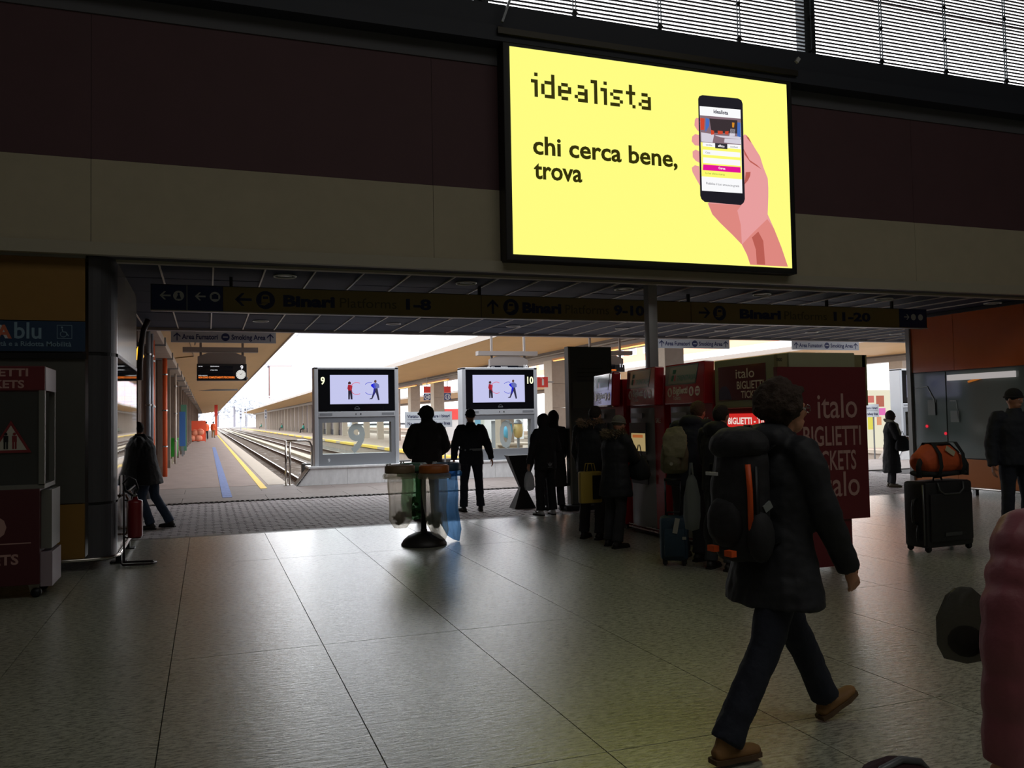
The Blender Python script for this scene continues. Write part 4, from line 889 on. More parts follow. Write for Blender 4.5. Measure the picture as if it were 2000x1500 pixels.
MB().rect(FW(5.6, 8.36, 0), .2, .95, 1.0, 1.4, .001, .02).build('display', DGL, m3)
MB().box(5.36, 6.46, 7.06, 7.12, .5, 2.06).build('end_panel', RED, m3)
MB().box(5.4, 6.5, 7.1, 7.16, 2.02, 2.19).build('end_cream_box', GCD, m3); MB().box(6.46, 6.52, 7.1, 7.5, 1.66, 2.19).build('end_cream_side', GCD, m3)
MB().box(5.85, 6.02, 7.085, 7.1, 2.03, 2.19).build('paper_patch', mat('patch_pale', s(164, 176, 142), .5), m3)
MB().box(5.64, 6.24, 7.08, 7.12, .03, .5).build('lower_end', RED, m3)
E_ = FS(5.36, 7.06, .5)
text('italo', E_, .46, 1.04, .36, LET, m3, bold=.002, d=.003, width=.50); text('BIGLIETTI', E_, .28, .76, .28, LET, m3, bold=.004, d=.003, width=.72)
text('TICKETS', E_, .36, .51, .28, LET, m3, bold=.004, d=.003, width=.58); text('italo', E_, .46, .24, .36, LET, m3, bold=.002, d=.003, width=.50)
text('000', FS(5.4, 7.1, 2.02), -.02, .1, .05, BLACKM, m3, d=.003)
# grey totem
tt = thing('info_totem', 'tall dark grey information totem standing behind the ticket machines', 'totem', (6.3, 13.4, 0))
MB().box(5.86, 6.68, 13.38, 13.5, .1, 2.81).build('panel', mat('totem_grey', s(72, 76, 72), .4, nz=.05), tt, bevel=.006)
MB().box(5.845, 5.875, 13.36, 13.52, .1, 2.81).build('edge_strip', mat('totem_edge', s(120, 118, 112), .35, .4), tt)
MB().box(5.72, 6.84, 13.25, 13.62, 0, .1).build('foot', BLACKM, tt, bevel=.02)
MB().box(5.92, 6.6, 13.37, 13.385, .9, 1.45).build('poster_field', mat('totem_field', s(88, 92, 86), .4), tt); MB().box(5.92, 6.6, 13.37, 13.385, 1.75, 2.2).build('map_field', MATS['totem_field'], tt)
for q in range(4): MB().box(6.02, 6.5 - .05 * q, 13.374, 13.38, 2.42 - .07 * q, 2.44 - .07 * q).build('text_line', mat('totem_line', s(50, 52, 50), .5), tt)
# hourglass stand
hg = thing('hourglass_stand', 'black hourglass-shaped advertising stand on the paving, left of the hooded figure', 'stand', (5.26, 14.2, 0))
b = MB(); z_ = [(.27, .10, .92), (.045, .045, .37), (.2, .15, .0)]
def frus(b, c, a, bb_): 
    (w0, d0, z0), (w1, d1, z1) = a, bb_; b.add([(c[0] - w0, c[1] - d0, z0), (c[0] + w0, c[1] - d0, z0), (c[0] + w0, c[1] + d0, z0), (c[0] - w0, c[1] + d0, z0), (c[0] - w1, c[1] - d1, z1), (c[0] + w1, c[1] - d1, z1), (c[0] + w1, c[1] + d1, z1), (c[0] - w1, c[1] + d1, z1)], [(0, 3, 2, 1), (4, 5, 6, 7), (0, 1, 5, 4), (1, 2, 6, 5), (2, 3, 7, 6), (3, 0, 4, 7)])
HGM = mat('stand_black', s(40, 36, 36), .55)
b = MB(); frus(b, (5.26, 14.2), z_[1], z_[0]); b.build('upper_cone', HGM, hg); b = MB(); frus(b, (5.27, 14.2), z_[2], z_[1]); b.build('lower_cone', HGM, hg)
MB().box(4.98, 5.54, 14.09, 14.31, .92, .935).build('top_plate', HGM, hg)

# ================================================================== ORANGE KIOSK (right)
OR = mat('kiosk_orange', s(196, 96, 42), .12, nz=.03, coat=.6); OR2 = mat('kiosk_orange_low', s(196, 112, 46), .4)
k2 = thing('orange_kiosk', 'orange-panelled kiosk with wide glazing at the right edge', 'kiosk', (15.5, 11.5, 0))
for y0, y1 in ((12.42, 13.5), (10.9, 12.41), (8.2, 10.89)):
    MB().box(13.5, 13.56, y0, y1, 2.36, 3.44).build('orange_panel', OR, k2); MB().box(13.5, 13.56, y0, y1 , .12, .66).build('orange_base', OR2, k2)
MB().box(13.44, 13.56, 8.2, 13.52, 3.44, 3.5).build('top_trim', BLACKM, k2)
MB().box(13.46, 13.54, 13.46, 13.56, .1, 3.5).build('corner_post', mat('post_grey', s(150, 150, 148), .4, .4), k2)
WG = mat('kiosk_glass', s(112, 124, 120), .06, coat=.5)
for y0, y1 in ((12.65, 13.45), (10.9, 12.62), (8.2, 10.87)): MB().box(13.51, 13.53, y0, y1, .68, 2.34).build('window_pane', WG, k2)
MB().box(13.53, 17.5, 8.2, 13.5, .1, 3.48).build('inner_body', mat('kiosk_inner', s(92, 98, 96), .6), k2)
b = MB(); b.tube([(13.42, 8.2, .13), (13.42, 13.5, .13)], .022, 8); b.build('foot_rail', CHR, k2, smooth=True)
for y in (9.0, 10.6, 12.0, 13.3): MB().box(13.42, 13.5, y - .03, y + .03, 0, .13).build('support_foot', STEEL, k2)
K2F = FW(13.5, 13.5, 0)
b = MB()
for pl in ([(.1, 2.05), (.42, 2.08), (.62, 1.75), (.62, 1.5), (.6, 1.5), (.6, 1.74), (.41, 2.06), (.1, 2.03)], [(.95, 1.78), (1.1, 1.78), (1.16, 1.4), (1.14, 1.4), (1.09, 1.76), (.95, 1.76)]): b.prism(K2F, pl, .0, .004)
b.build('door_outline', mat('glass_line', s(150, 158, 154), .4), k2)
MB().rect(K2F, .42, 1.5, .62, 1.8, 0, .004).build('paper_notice', mat('notice_grey', s(132, 138, 134), .6), k2); MB().rect(K2F, .96, 1.36, 1.16, 1.58, 0, .004).build('paper_notice', MATS['notice_grey'], k2)
for (x, z) in ((.38, 1.28), (.83, 1.14)): MB().disc(K2F, x, z, .03, 0, .01, 12).build('red_indicator', glow('red_led', s(230, 40, 60), .8), k2)
lp_ = MB().rect(K2F, .95, 2.16, 2.4, 2.27, .0, .05).build('glowing_strip', glow('strip_white', s(190, 184, 182), .7), k2)  # pale glowing strip on the outer face of the glass
b = MB(); b.tube([(13.49, 12.1, 2.12), (13.49, 11.5, 2.24)], .02, 6); b.build('amber_strip', glow('strip_amber', s(190, 110, 40), .6), k2)

# ================================================================== WASTE BAG STAND
bn = thing('waste_stand', 'waste stand with four clear and coloured bags under ring lids on a domed foot', 'waste bin', (2.6, 10.65, 0))
BX, BY = 2.6, 10.65
MB().lathe((BX, BY, 0), [(.29, 0), (.29, .02), (.26, .07), (.2, .12), (.12, .155), (.045, .17), (.04, .2)], 30).build('dome_foot', mat('foot_black', s(36, 34, 34), .5), bn, smooth=True)
b = MB(); b.tube([(BX, BY, .17), (BX, BY, .95)], .035, 12); b.build('pole', BLACKM, bn, smooth=True)
def ringlid(cx, cy, m, r=.185):
    l_ = MB().lathe((cx, cy, .93), [(r - .03, 0), (r, 0), (r + .005, .015), (r + .003, .085), (r - .02, .1), (r - .05, .1), (r - .05, .085)], 28).build('ring_lid', m, bn, smooth=True)
    b = MB(); d = Vector((BX - cx, BY - cy, 0)).normalized(); b.tube([(cx + d.x * r * .9, cy + d.y * r * .9, .94), (BX, BY, .9)], .014, 6); b.build('arm', BLACKM, l_)
    b = MB()
    for k in range(4): a = 2.2 + k * .28; b.ell((cx + (r - .02) * math.cos(a), cy + (r - .02) * math.sin(a), 1.035), .012, 8, 5)
    b.build('lid_stud', WHITEP, l_, smooth=True)
def bagmesh(cx, cy, m, zb, name, seed, r=.15, point=0.0, taper=.9):
    def wob(th, z): return .07 * math.sin(th * 7 + seed + z * 3) + .05 * math.sin(th * 13 + seed * 2 - z * 5) + .04 * noise.noise(Vector((math.cos(th) * 2, math.sin(th) * 2, z * 6 + seed)))
    k = 14; prof = []
    for i in range(k + 1):
        f = i / k; z = zb + (.93 - zb) * f; rr_ = r * (taper + (1 - taper) * f) * min(1.0, .55 + 3.2 * f) * (1 + .05 * math.sin(f * 9 + seed)); prof.append((rr_, z))
    prof = [(.004, zb - .01)] + prof; b = MB(); b.lathe((cx, cy, 0), prof, 56, wob)
    if point:
        for v in b.v:
            f = max(0, 1 - (v.z - zb) / .3); v.x += point * f * .12; v.z -= f * (v.x - cx + r) * .5
    o = b.build(name, m, bn, smooth=True)
    b2 = MB(); b2.lathe((cx, cy, 0), [(.188, .925), (.205, .90), (.2, .86), (.16, .88)], 40, lambda th, z: .06 * math.sin(th * 11 + seed) + .05 * math.sin(th * 17)); b2.build('bag_collar', m, o, smooth=True)
    return o
CLR = mat('clear_bag', s(245, 240, 230), .35, sheer=.72); GRNB = mat('green_bag', s(110, 180, 120), .35, sheer=.72); BLB = mat('blue_bag', s(110, 186, 240), .3, sheer=.55)
lids = [(-.31, -.04, mat('lid_brown', s(128, 108, 84), .5), CLR, .24, 'clear_bag', 1.0, 0), (.075, -.27, mat('lid_orange', s(176, 98, 40), .5), CLR, .22, 'clear_bag', 2.3, .4), (.33, .1, mat('lid_blue', s(44, 70, 98), .5), BLB, .16, 'blue_bag', 3.1, .7), (-.06, .3, mat('lid_green', s(60, 110, 84), .5), GRNB, .3, 'green_bag', 4.4, 0)]
RUB = mat('rubbish_brown', s(92, 74, 60), .8, nz=.4, scale=30); RUB2 = mat('rubbish_teal', s(86, 104, 104), .8, nz=.3); 
for (dx, dy, lm, bm_, zb, nm, sd, pt) in lids:
    ringlid(BX + dx, BY + dy, lm); bagmesh(BX + dx, BY + dy, bm_, zb, nm, sd, point=pt)
    if nm == 'blue_bag': continue
    b = MB(); rnd = random.Random(int(sd * 10))
    for q in range(16): a = rnd.uniform(0, 2 * PI); r_ = rnd.uniform(0, .085); b.ell((BX + dx + r_ * math.cos(a), BY + dy + r_ * math.sin(a), zb + rnd.uniform(.05, .2 if nm != 'green_bag' else .3)), (rnd.uniform(.02, .045), rnd.uniform(.02, .045), rnd.uniform(.015, .04)), 7, 5)
    for q in range(7): b.cbox((BX + dx + rnd.uniform(-.08, .08), BY + dy + rnd.uniform(-.06, .06), zb + rnd.uniform(.06, .2)), (.07, .002, .05), Matrix.Rotation(rnd.uniform(0, 3), 3, 'Z') @ Matrix.Rotation(rnd.uniform(-.8, .8), 3, 'X'))
    o = b.build('rubbish', RUB if sd < 2 or sd > 4 else RUB2, bn); o['kind'] = 'stuff'

# ================================================================== FURTHER PLATFORM THINGS
pb = thing('platform_bags', 'waste bag holder with a yellow and a green bag against the left platform wall', 'waste bin', (-1.5, 37, 0))
MB().box(-1.78, -1.32, 37.0, 37.5, 0, .4).build('concrete_foot', MATS['pale_concrete'], pb)
for (x, m, w_) in ((-1.66, mat('yellow_bag', s(206, 204, 140), .4, sheer=.15), .17), (-1.28, mat('green_bag2', s(110, 200, 110), .4, sheer=.15), .17)):
    MB().lathe((x, 36.85, 0), [(.02, .28), (w_ * .9, .3), (w_, .5), (w_, .98)], 16, lambda th, z: .06 * math.sin(th * 6)).build('bag', m, pb, smooth=True); MB().lathe((x, 36.85, 0), [(w_ - .02, .98), (w_ + .02, .98), (w_ + .02, 1.04), (w_ - .02, 1.04)], 16).build('bag_ring', m, pb)
MB().box(-1.7, -1.2, 36.98, 37.05, .4, 1.0).build('post', GREYP, pb)
for (y0, z0, z1, m, lab) in ((45, .5, 2.2, mat('poster_blue', s(60, 110, 180), .5), 'blue poster board on the left platform wall'), (47.5, .2, 2.6, mat('poster_green', s(84, 140, 116), .5), 'green notice board on the left platform wall')):
    t_ = thing('notice_board', lab, 'notice board', (-1.2, y0, 0)); MB().box(-1.3, -1.02, y0, y0 + .12, z0, z1).build('panel', m, t_); MB().box(-1.2, -1.12, y0 + .02, y0 + .1, 0, z0).build('post', GREYP, t_)
cr_ = thing('crate_enclosure', 'orange site enclosure with net-wrapped sacks further down the left platform', 'enclosure', (-.95, 80, 0))
ORN = mat('net_orange', s(236, 96, 62), .6); 
MB().box(-1.7, -.17, 80.6, 80.66, .05, 1.85).build('net_panel', ORN, cr_)
for x in (-1.7, -.2): MB().box(x, x + .06, 79.9, 79.96, 0, 1.85).build('post', ORN, cr_)
for z in (.1, 1.0, 1.8): MB().box(-1.7, -.17, 79.92, 79.95, z, z + .04).build('rail', ORN, cr_)
for q, (x, z) in enumerate(((-1.3, .3), (-.75, .3), (-1.05, .8), (-.6, .85))): MB().ell((x, 80.25, z), (.34, .25, .3), 12, 8).build('sack', mat('sack_pink', s(232, 150, 120), .7, nz=.1), cr_, smooth=True)
fb = thing('signal_post', 'tall red and orange marker post at the end of the left platform', 'post', (1.1, 120, 0))
MB().box(.95, 1.25, 120, 120.3, 0, 2.6).build('shaft', ORN, fb); MB().box(.9, 1.3, 119.98, 120.3, 2.6, 4.1).build('head', mat('sign_red2', s(220, 60, 50), .5), fb)
def bench(x, y, lab):
    t_ = thing('bench', lab, 'bench', (x, y, 0), group='stone benches under the middle canopy'); MB().box(x - .5, x + .5, y, y + 1.8, .4, .48).build('seat', PLAT2, t_); MB().box(x - .3, x + .3, y + .1, y + .3, 0, .4).build('leg', PLAT2, t_); MB().box(x - .3, x + .3, y + 1.5, y + 1.7, 0, .4).build('leg', PLAT2, t_)
bench(12.6, 34.5, 'pale stone bench behind the glass of the track 10 cabinet'); bench(12.7, 41.5, 'pale stone bench further along the middle canopy'); bench(12.7, 54, 'pale stone bench seen between the two screen cabinets')
# platform rails and planters seen through the cabinet glass
for (x0, y, lab) in ((11.2, 27, 'white tubular rail nearest behind the track 10 cabinet'), (12.2, 29.5, 'white tubular rail second behind the track 10 cabinet')):
    t_ = thing('tube_rail', lab, 'handrail', (x0, y, 0)); b = MB(); b.tube([(x0, y, 0), (x0, y, .9), (x0 + .06, y, .96), (x0 + .9, y, .96), (x0 + .96, y, .9), (x0 + .96, y, 0)], .03, 8); b.build('hoop', WHITEP, t_, smooth=True)
t_ = thing('advert_stand', 'red shopfront strip glimpsed behind the track 10 cabinet', 'sign', (12, 60, 1)); MB().box(15.5, 22.5, 60, 60.2, 1.55, 2.35).build('red_band', mat('shop_red', s(226, 70, 66), .5), t_); MB().box(15.5, 22.5, 60.05, 60.2, 0, 1.55).build('shop_front', WHITEP, t_)
t_ = thing('advert_lightbox', 'colourful lit advertising panel left of the white screen cabinet by the orange kiosk', 'poster', (21.2, 24, 1)); MB().box(21.9, 23.1, 24, 24.1, .3, 2.35).build('lightbox', glow('advert_glow', s(238, 232, 206), .95), t_)
for (x, z, w_, h_, c_) in ((22.0, 1.9, .3, .25, s(214, 120, 110)), (22.4, 1.75, .35, .4, s(190, 110, 90)), (22.5, 1.45, .3, .25, s(236, 120, 190)), (22.0, .95, .25, .5, s(236, 226, 90)), (22.4, 1.1, .2, .3, s(230, 160, 120))): MB().box(x, x + w_, 23.99, 24.0, z, z + h_).build('print_patch', glow('ad_%d' % int(z * 100), c_, .9), t_)
t_ = thing('advert_lightbox', 'floral lit advertising panel left of the track 10 cabinet', 'poster', (12.3, 45, 1)); MB().box(12.05, 13.1, 40.6, 40.7, .5, 3.1).build('lightbox', glow('advert_glow2', s(222, 222, 212), .95), t_)
for (x, z, w_, h_, c_) in ((12.2, 2.3, .3, .4, s(214, 140, 150)), (12.45, 1.95, .3, .3, s(222, 100, 110)), (12.2, 1.0, .25, .6, s(230, 220, 100)), (12.6, 1.3, .3, .4, s(140, 190, 220))): MB().box(x, x + w_, 40.59, 40.6, z, z + h_).build('print_patch', glow('ad2_%d' % int(z * 100), c_, .9), t_)

# trains far right (red nose) and colourful bins glimpsed between the cabinets
for (x, m, lab) in ((10.95, mat('bag_blue_far', s(90, 170, 210), .5), 'round blue bag holder behind the track 10 glass'), (11.38, mat('bag_tan_far', s(196, 170, 110), .5), 'round tan bag holder behind the track 10 glass')):
    t_ = thing('platform_bin', lab, 'waste bin', (x, 31, 0)); MB().lathe((x, 31, 0), [(.02, .8), (.15, .86), (.19, 1.1), (.16, 1.36)], 18).build('bag', m, t_, smooth=True); MB().box(x - .04, x + .04, 30.96, 31.04, 0, .85).build('post', GREYP, t_)
    MB().lathe((x, 31, 1.36), [(.17, 0), (.18, .04), (.06, .16), (0, .17)], 18).build('lid', GREYP, t_, smooth=True)

# ================================================================== DISTANT CITY
FB = mat('facade_pale', s(214, 214, 222), .8); FO = mat('facade_orange', s(222, 150, 116), .85); FP = mat('facade_pink', s(226, 186, 182), .85); WD = mat('hazed_window', s(176, 182, 208), .5)  # far facades and windows coloured pale to stand for distance haze
def building(name, lab, x0, x1, y, z1, m, cols, rows, d=14, z0=0, roof=True, wm=WD):
    t_ = thing(name, lab, 'building', ((x0 + x1) / 2, y, 0)); MB().box(x0, x1, y, y + d, z0, z1).build('wall', m, t_)
    cw_ = (x1 - x0) / cols; rh = (z1 - 3) / rows
    wme = MB().box(0, cw_ * .4, -.12, 0, 0, rh * .5).mesh('window'); wme.materials.append(wm)
    for i in range(cols):
        for j in range(rows):
            o = bpy.data.objects.new('window', wme); COL.objects.link(o); o.parent = t_; o.location = (x0 + cw_ * (i + .3) - (x0 + x1) / 2, 0, 2 + j * rh)
    if roof: MB().box(x0 - .5, x1 + .5, y - .5, y + d, z1, z1 + .8).build('roof_edge', mat('roof_grey', s(170, 172, 186), .8), t_)
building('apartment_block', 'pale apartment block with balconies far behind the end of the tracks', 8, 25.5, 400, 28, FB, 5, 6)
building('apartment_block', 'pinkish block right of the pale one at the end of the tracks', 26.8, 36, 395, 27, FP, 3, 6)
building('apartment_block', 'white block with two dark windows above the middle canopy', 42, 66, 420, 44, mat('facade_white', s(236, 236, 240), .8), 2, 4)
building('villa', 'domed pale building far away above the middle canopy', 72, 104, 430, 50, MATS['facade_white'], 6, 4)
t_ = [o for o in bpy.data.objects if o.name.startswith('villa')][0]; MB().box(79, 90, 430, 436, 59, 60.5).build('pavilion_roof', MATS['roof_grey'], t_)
for q in range(4): MB().box(80 + q * 3, 80.6 + q * 3, 430, 431, 50.8, 59).build('column', MATS['roof_grey'], t_)
# long orange building on the right
ob_ = thing('orange_house', 'orange house front with white-framed windows above the canopies on the right', 'building', (62, 80, 0))
MB().box(60, 74, 40, 190, 0, 9.6).build('white_lower_wall', mat('facade_bright', s(240, 238, 234), .8), ob_); MB().box(60, 74, 40, 190, 9.6, 22).build('wall', FO, ob_)  # white lower wall made up to stand in for a glaring band
wf_ = MB().box(-.12, 0, -1.0, 1.0, 0, 2.6).mesh('window_frame'); wf_.materials.append(WHITEP); wg_ = MB().box(-.16, -.1, -.75, .75, .2, 2.35).mesh('window_pane'); wg_.materials.append(mat('far_pane', s(120, 116, 120), .3))
for i in range(36):
    for j in range(3):
        o = bpy.data.objects.new('window', wf_); COL.objects.link(o); o.parent = ob_; o.location = (60 - 62, 43 + i * 4.1 - 80, 10.6 + j * 3.7); q = bpy.data.objects.new('pane', wg_); COL.objects.link(q); q.parent = o
# trees and masts at the end of the line, haze put into their pale colours
TRM = mat('hazed_tree', s(196, 200, 208), .9, nz=.15); TRK = mat('hazed_trunk', s(130, 128, 138), .9)
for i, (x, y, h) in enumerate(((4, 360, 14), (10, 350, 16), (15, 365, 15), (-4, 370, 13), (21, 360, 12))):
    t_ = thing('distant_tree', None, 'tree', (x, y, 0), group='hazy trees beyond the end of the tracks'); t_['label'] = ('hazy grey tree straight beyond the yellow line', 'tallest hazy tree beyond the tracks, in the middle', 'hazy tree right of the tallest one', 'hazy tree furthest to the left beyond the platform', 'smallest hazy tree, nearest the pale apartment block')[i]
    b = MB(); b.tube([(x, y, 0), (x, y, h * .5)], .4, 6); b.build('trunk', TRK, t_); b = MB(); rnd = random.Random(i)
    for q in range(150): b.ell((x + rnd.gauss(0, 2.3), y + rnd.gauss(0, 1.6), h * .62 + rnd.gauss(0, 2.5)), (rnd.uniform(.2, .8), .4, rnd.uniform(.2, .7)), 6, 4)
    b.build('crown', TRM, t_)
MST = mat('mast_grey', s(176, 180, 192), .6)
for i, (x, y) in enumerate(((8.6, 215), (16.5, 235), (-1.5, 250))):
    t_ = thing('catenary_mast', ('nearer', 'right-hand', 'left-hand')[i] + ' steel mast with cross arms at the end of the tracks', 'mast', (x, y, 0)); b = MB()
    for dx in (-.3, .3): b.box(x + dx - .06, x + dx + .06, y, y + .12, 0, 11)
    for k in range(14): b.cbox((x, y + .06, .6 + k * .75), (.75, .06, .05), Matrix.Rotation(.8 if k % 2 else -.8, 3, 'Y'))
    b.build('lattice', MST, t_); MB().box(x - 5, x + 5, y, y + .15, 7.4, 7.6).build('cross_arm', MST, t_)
for i, (x, y) in enumerate(((6.0, 170), (10.6, 170))):
    t_ = thing('track_signal', ('left', 'right')[i] + ' track signal with dark round lamps at the end of the platforms', 'signal', (x, y, 0)); MB().box(x - .06, x + .06, y, y + .12, 0, 3.2).build('post', MST, t_); MB().box(x - .22, x + .22, y - .1, y, 2.3, 4.1).build('head', MST, t_)
    for z in (2.6, 3.2, 3.8): MB().disc(FS(x, y - .1, z), 0, 0, .14, 0, .02, 12).build('lens', mat('signal_lens', s(90, 90, 100), .3), t_)
MB_ = MB().box(-60, 140, 440, 441, -1, 6); tag(MB_.build('wall_city', FB), kind='structure'); tag(MB().box(-300, 400, 200, 900, -1.4, -1.25).build('ground_far', mat('far_ground', s(150, 148, 144), .9)), kind='structure')
# ================================================================== PEOPLE
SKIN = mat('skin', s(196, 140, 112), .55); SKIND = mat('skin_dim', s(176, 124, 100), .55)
def rotm(yaw=0, pitch=0, roll=0): return Matrix.Rotation(yaw, 3, 'Z') @ Matrix.Rotation(pitch, 3, 'X') @ Matrix.Rotation(roll, 3, 'Y')
J0 = dict(pelvis=(0, 0, .95), waist=(0, 0, 1.1), chest=(0, .0, 1.28), neck=(0, 0, 1.46), head=(0, .02, 1.625),
          shL=(-.175, 0, 1.41), shR=(.175, 0, 1.41), elL=(-.23, -.03, 1.13), elR=(.23, -.03, 1.13), wrL=(-.24, .04, .88), wrR=(.24, .04, .88),
          hipL=(-.09, 0, .92), hipR=(.09, 0, .92), knL=(-.11, .02, .5), knR=(.11, .02, .5), anL=(-.12, -.02, .09), anR=(.12, -.02, .09))
def seg(a, b, n, r0, r1, puff=0.0, k=3):
    """points and radii from a to b, tapering; puff adds quilted swelling"""
    P_ = []; R_ = []
    for i in range(n + 1):
        f = i / n; P_.append(Vector(a).lerp(Vector(b), f)); R_.append((r0 + (r1 - r0) * f) * (1 + puff * abs(math.sin(f * PI * k))))
    return P_, R_
def hand(b, wr, el, S, side, curl=.55, palm_in=None):
    d = (Vector(wr) - Vector(el)).normalized(); inn = Vector(palm_in) if palm_in else Vector((-side, 0.15, 0)); inn = (inn - d * inn.dot(d)).normalized(); acr = d.cross(inn).normalized()
    if acr.y < 0: acr = -acr          # towards the thumb (front) side
    w0 = Vector(wr)
    b.tube([w0 - d * .03 * S, w0 + d * .01 * S, w0 + d * .04 * S, w0 + d * .085 * S], [(.019 * S, .026 * S), (.018 * S, .028 * S), (.016 * S, .038 * S), (.013 * S, .037 * S)], 10, ref=inn)
    for k, ln in enumerate((.066, .078, .072, .056)):
        o = w0 + d * .08 * S + acr * (.029 - .0195 * k) * S; a1 = o + (d * math.cos(curl * .5) + inn * math.sin(curl * .5)) * ln * .5 * S; a2 = a1 + (d * math.cos(curl * 1.4) + inn * math.sin(curl * 1.4)) * ln * .55 * S
        b.tube([o, a1, a2], [.0098 * S, .009 * S, .0075 * S], 7)
    o = w0 + d * .02 * S + acr * .026 * S; a1 = o + (d * .75 + acr * .6 + inn * .35).normalized() * .04 * S; a2 = a1 + (d * .9 + acr * .1 + inn * .45).normalized() * .032 * S
    b.tube([o, a1, a2], [.0125 * S, .0105 * S, .009 * S], 7)
def person(label, loc, yaw, H=1.75, j=None, top=None, bottom=None, shoes=None, head=None, hyaw=0.0, hpitch=0.0, hem=.80, bulk=1.0, flare=0.0,
           hair='short', hairm=None, puff=0.0, hood=None, fur=None, collar=True, skirt=False, vox=.013, footR=None, footL=None, skin=SKIN, legw=1.0, cat='person', group=None, glasses=False, boot=False, sleeve_puff=None, torso=1.0):
    S = H / 1.75; J = {k: Vector(v) * S for k, v in dict(J0, **(j or {})).items()}
    t_ = thing('person', label, cat, loc, yaw, group, local=True)
    top = top or mat('cloth_black', s(26, 26, 30), .85, nz=.15, bump=.2, bscale=12); bottom = bottom or mat('cloth_trousers', s(30, 32, 42), .85, nz=.15); shoes = shoes or mat('shoe_dark', s(34, 30, 28), .6)
    hairm = hairm or mat('hair_dark', s(42, 32, 26), .8, bump=.6, bscale=90)
    Rh = rotm(hyaw, hpitch); hc = J['head']; across = (J['shR'] - J['shL']).normalized()
    # --- body: one continuous skin
    b = MB()
    def hp(x, y, z): return hc + Rh @ (Vector((x, y, z)) * S)
    b.ell(hc + Rh @ Vector((0, 0, .015 * S)), (.073 * S, .092 * S, .105 * S), 18, 12, Rh)
    b.ell(hp(0, .028, -.055), (.052 * S, .058 * S, .055 * S), 12, 8, Rh)                    # jaw
    b.tube([hp(0, .078, .025), hp(0, .1, -.012), hp(0, .085, -.024)], [.008 * S, .014 * S, .012 * S], 8)   # nose
    b.tube([hp(-.035, .08, .033), hp(0, .089, .035), hp(.035, .08, .033)], .009 * S, 6)    # brow
    b.tube([hp(-.02, .078, -.052), hp(0, .086, -.052), hp(.02, .078, -.052)], .008 * S, 6)  # lips
    for sd in (-1, 1): b.ell(hp(.074 * sd, -.005, .0), (.01 * S, .018 * S, .031 * S), 8, 6, Rh)
    b.tube([J['neck'] - Vector((0, 0, .04)), J['neck'].lerp(hc, .45), hc + Rh @ Vector((0, -.01, -.05))], [.06 * S, .053 * S, .055 * S], 12)
    b.tube([J['pelvis'] - Vector((0, 0, .05 * S)), J['pelvis'], J['waist'], J['chest'], J['chest'].lerp(J['neck'], .65), J['neck']], [(.13 * S, .09 * S), (.155 * S, .1 * S), (.13 * S, .09 * S), (.155 * S, .105 * S), (.15 * S, .085 * S), (.05 * S, .05 * S)], 14, ref=across)
    for sd, c in ((-1, 'L'), (1, 'R')):
        b.tube([J['sh' + c] - across * .05 * sd, J['sh' + c], J['sh' + c].lerp(J['el' + c], .5), J['el' + c], J['el' + c].lerp(J['wr' + c], .4), J['wr' + c]], [.05 * S, .052 * S, .044 * S, .038 * S, .04 * S, .026 * S], 10)
        hand(b, J['wr' + c], J['el' + c], S, sd)
        b.tube([J['hip' + c] + Vector((0, 0, .05)), J['hip' + c].lerp(J['kn' + c], .3), J['kn' + c], J['kn' + c].lerp(J['an' + c], .35), J['an' + c]], [.085 * S, .082 * S, .055 * S, .056 * S, .036 * S], 10)
        b.ell(J['an' + c] - Vector((0, 0, .02 * S)), (.04 * S, .05 * S, .05 * S), 8, 6)
    body = part_mesh('body', fuse(b, vox * .62, 1), skin, t_)
    for sd in (-1, 1):
        e_ = MB().ell(hp(.031 * sd, .0805, .012), (.013 * S, .008 * S, .009 * S), 8, 6, Rh).build('eye', mat('eye_white', s(200, 195, 190), .3), t_, smooth=True)
        MB().ell(hp(.031 * sd, .087, .012), (.006 * S, .004 * S, .006 * S), 8, 5, Rh).build('iris', mat('iris', s(40, 28, 20), .2), e_, smooth=True)
    if glasses:
        b = MB()
        for sd in (-1, 1):
            c0 = [hp(.034 * sd + .024 * math.cos(a), .1, .012 + .02 * math.sin(a)) for a in [2 * PI * q / 12 for q in range(13)]]; b.tube(c0, .0022, 5, cap=False)
            b.tube([hp(.058 * sd, .1, .016), hp(.078 * sd, .06, .018), hp(.08 * sd, -.01, .015)], .0022, 5)
        b.tube([hp(-.01, .1, .016), hp(.01, .1, .016)], .0022, 5); b.build('glasses', mat('glasses_metal', s(150, 150, 150), .2, .8), t_)
    # --- trousers
    b = MB()
    if not skirt:
        b.tube([J['pelvis'] - Vector((0, 0, .06 * S)), J['pelvis'], J['waist']], [(.15 * S, .115 * S), (.172 * S, .12 * S), (.15 * S, .11 * S)], 14, ref=across)
    for c in 'LR':
        lw = legw
        b.tube([J['hip' + c] + Vector((0, 0, .04 * S)), J['hip' + c].lerp(J['kn' + c], .25), J['hip' + c].lerp(J['kn' + c], .6), J['kn' + c], J['kn' + c].lerp(J['an' + c], .35), J['kn' + c].lerp(J['an' + c], .75), J['an' + c] + Vector((0, 0, -.005 * S))],
               [.1 * S * lw, .1 * S * lw, .086 * S * lw, .073 * S * lw, .072 * S * lw, .07 * S * lw, .074 * S * lw], 12)
    part_mesh('trousers', fuse(b, vox, 2, .006, 14), bottom, t_)
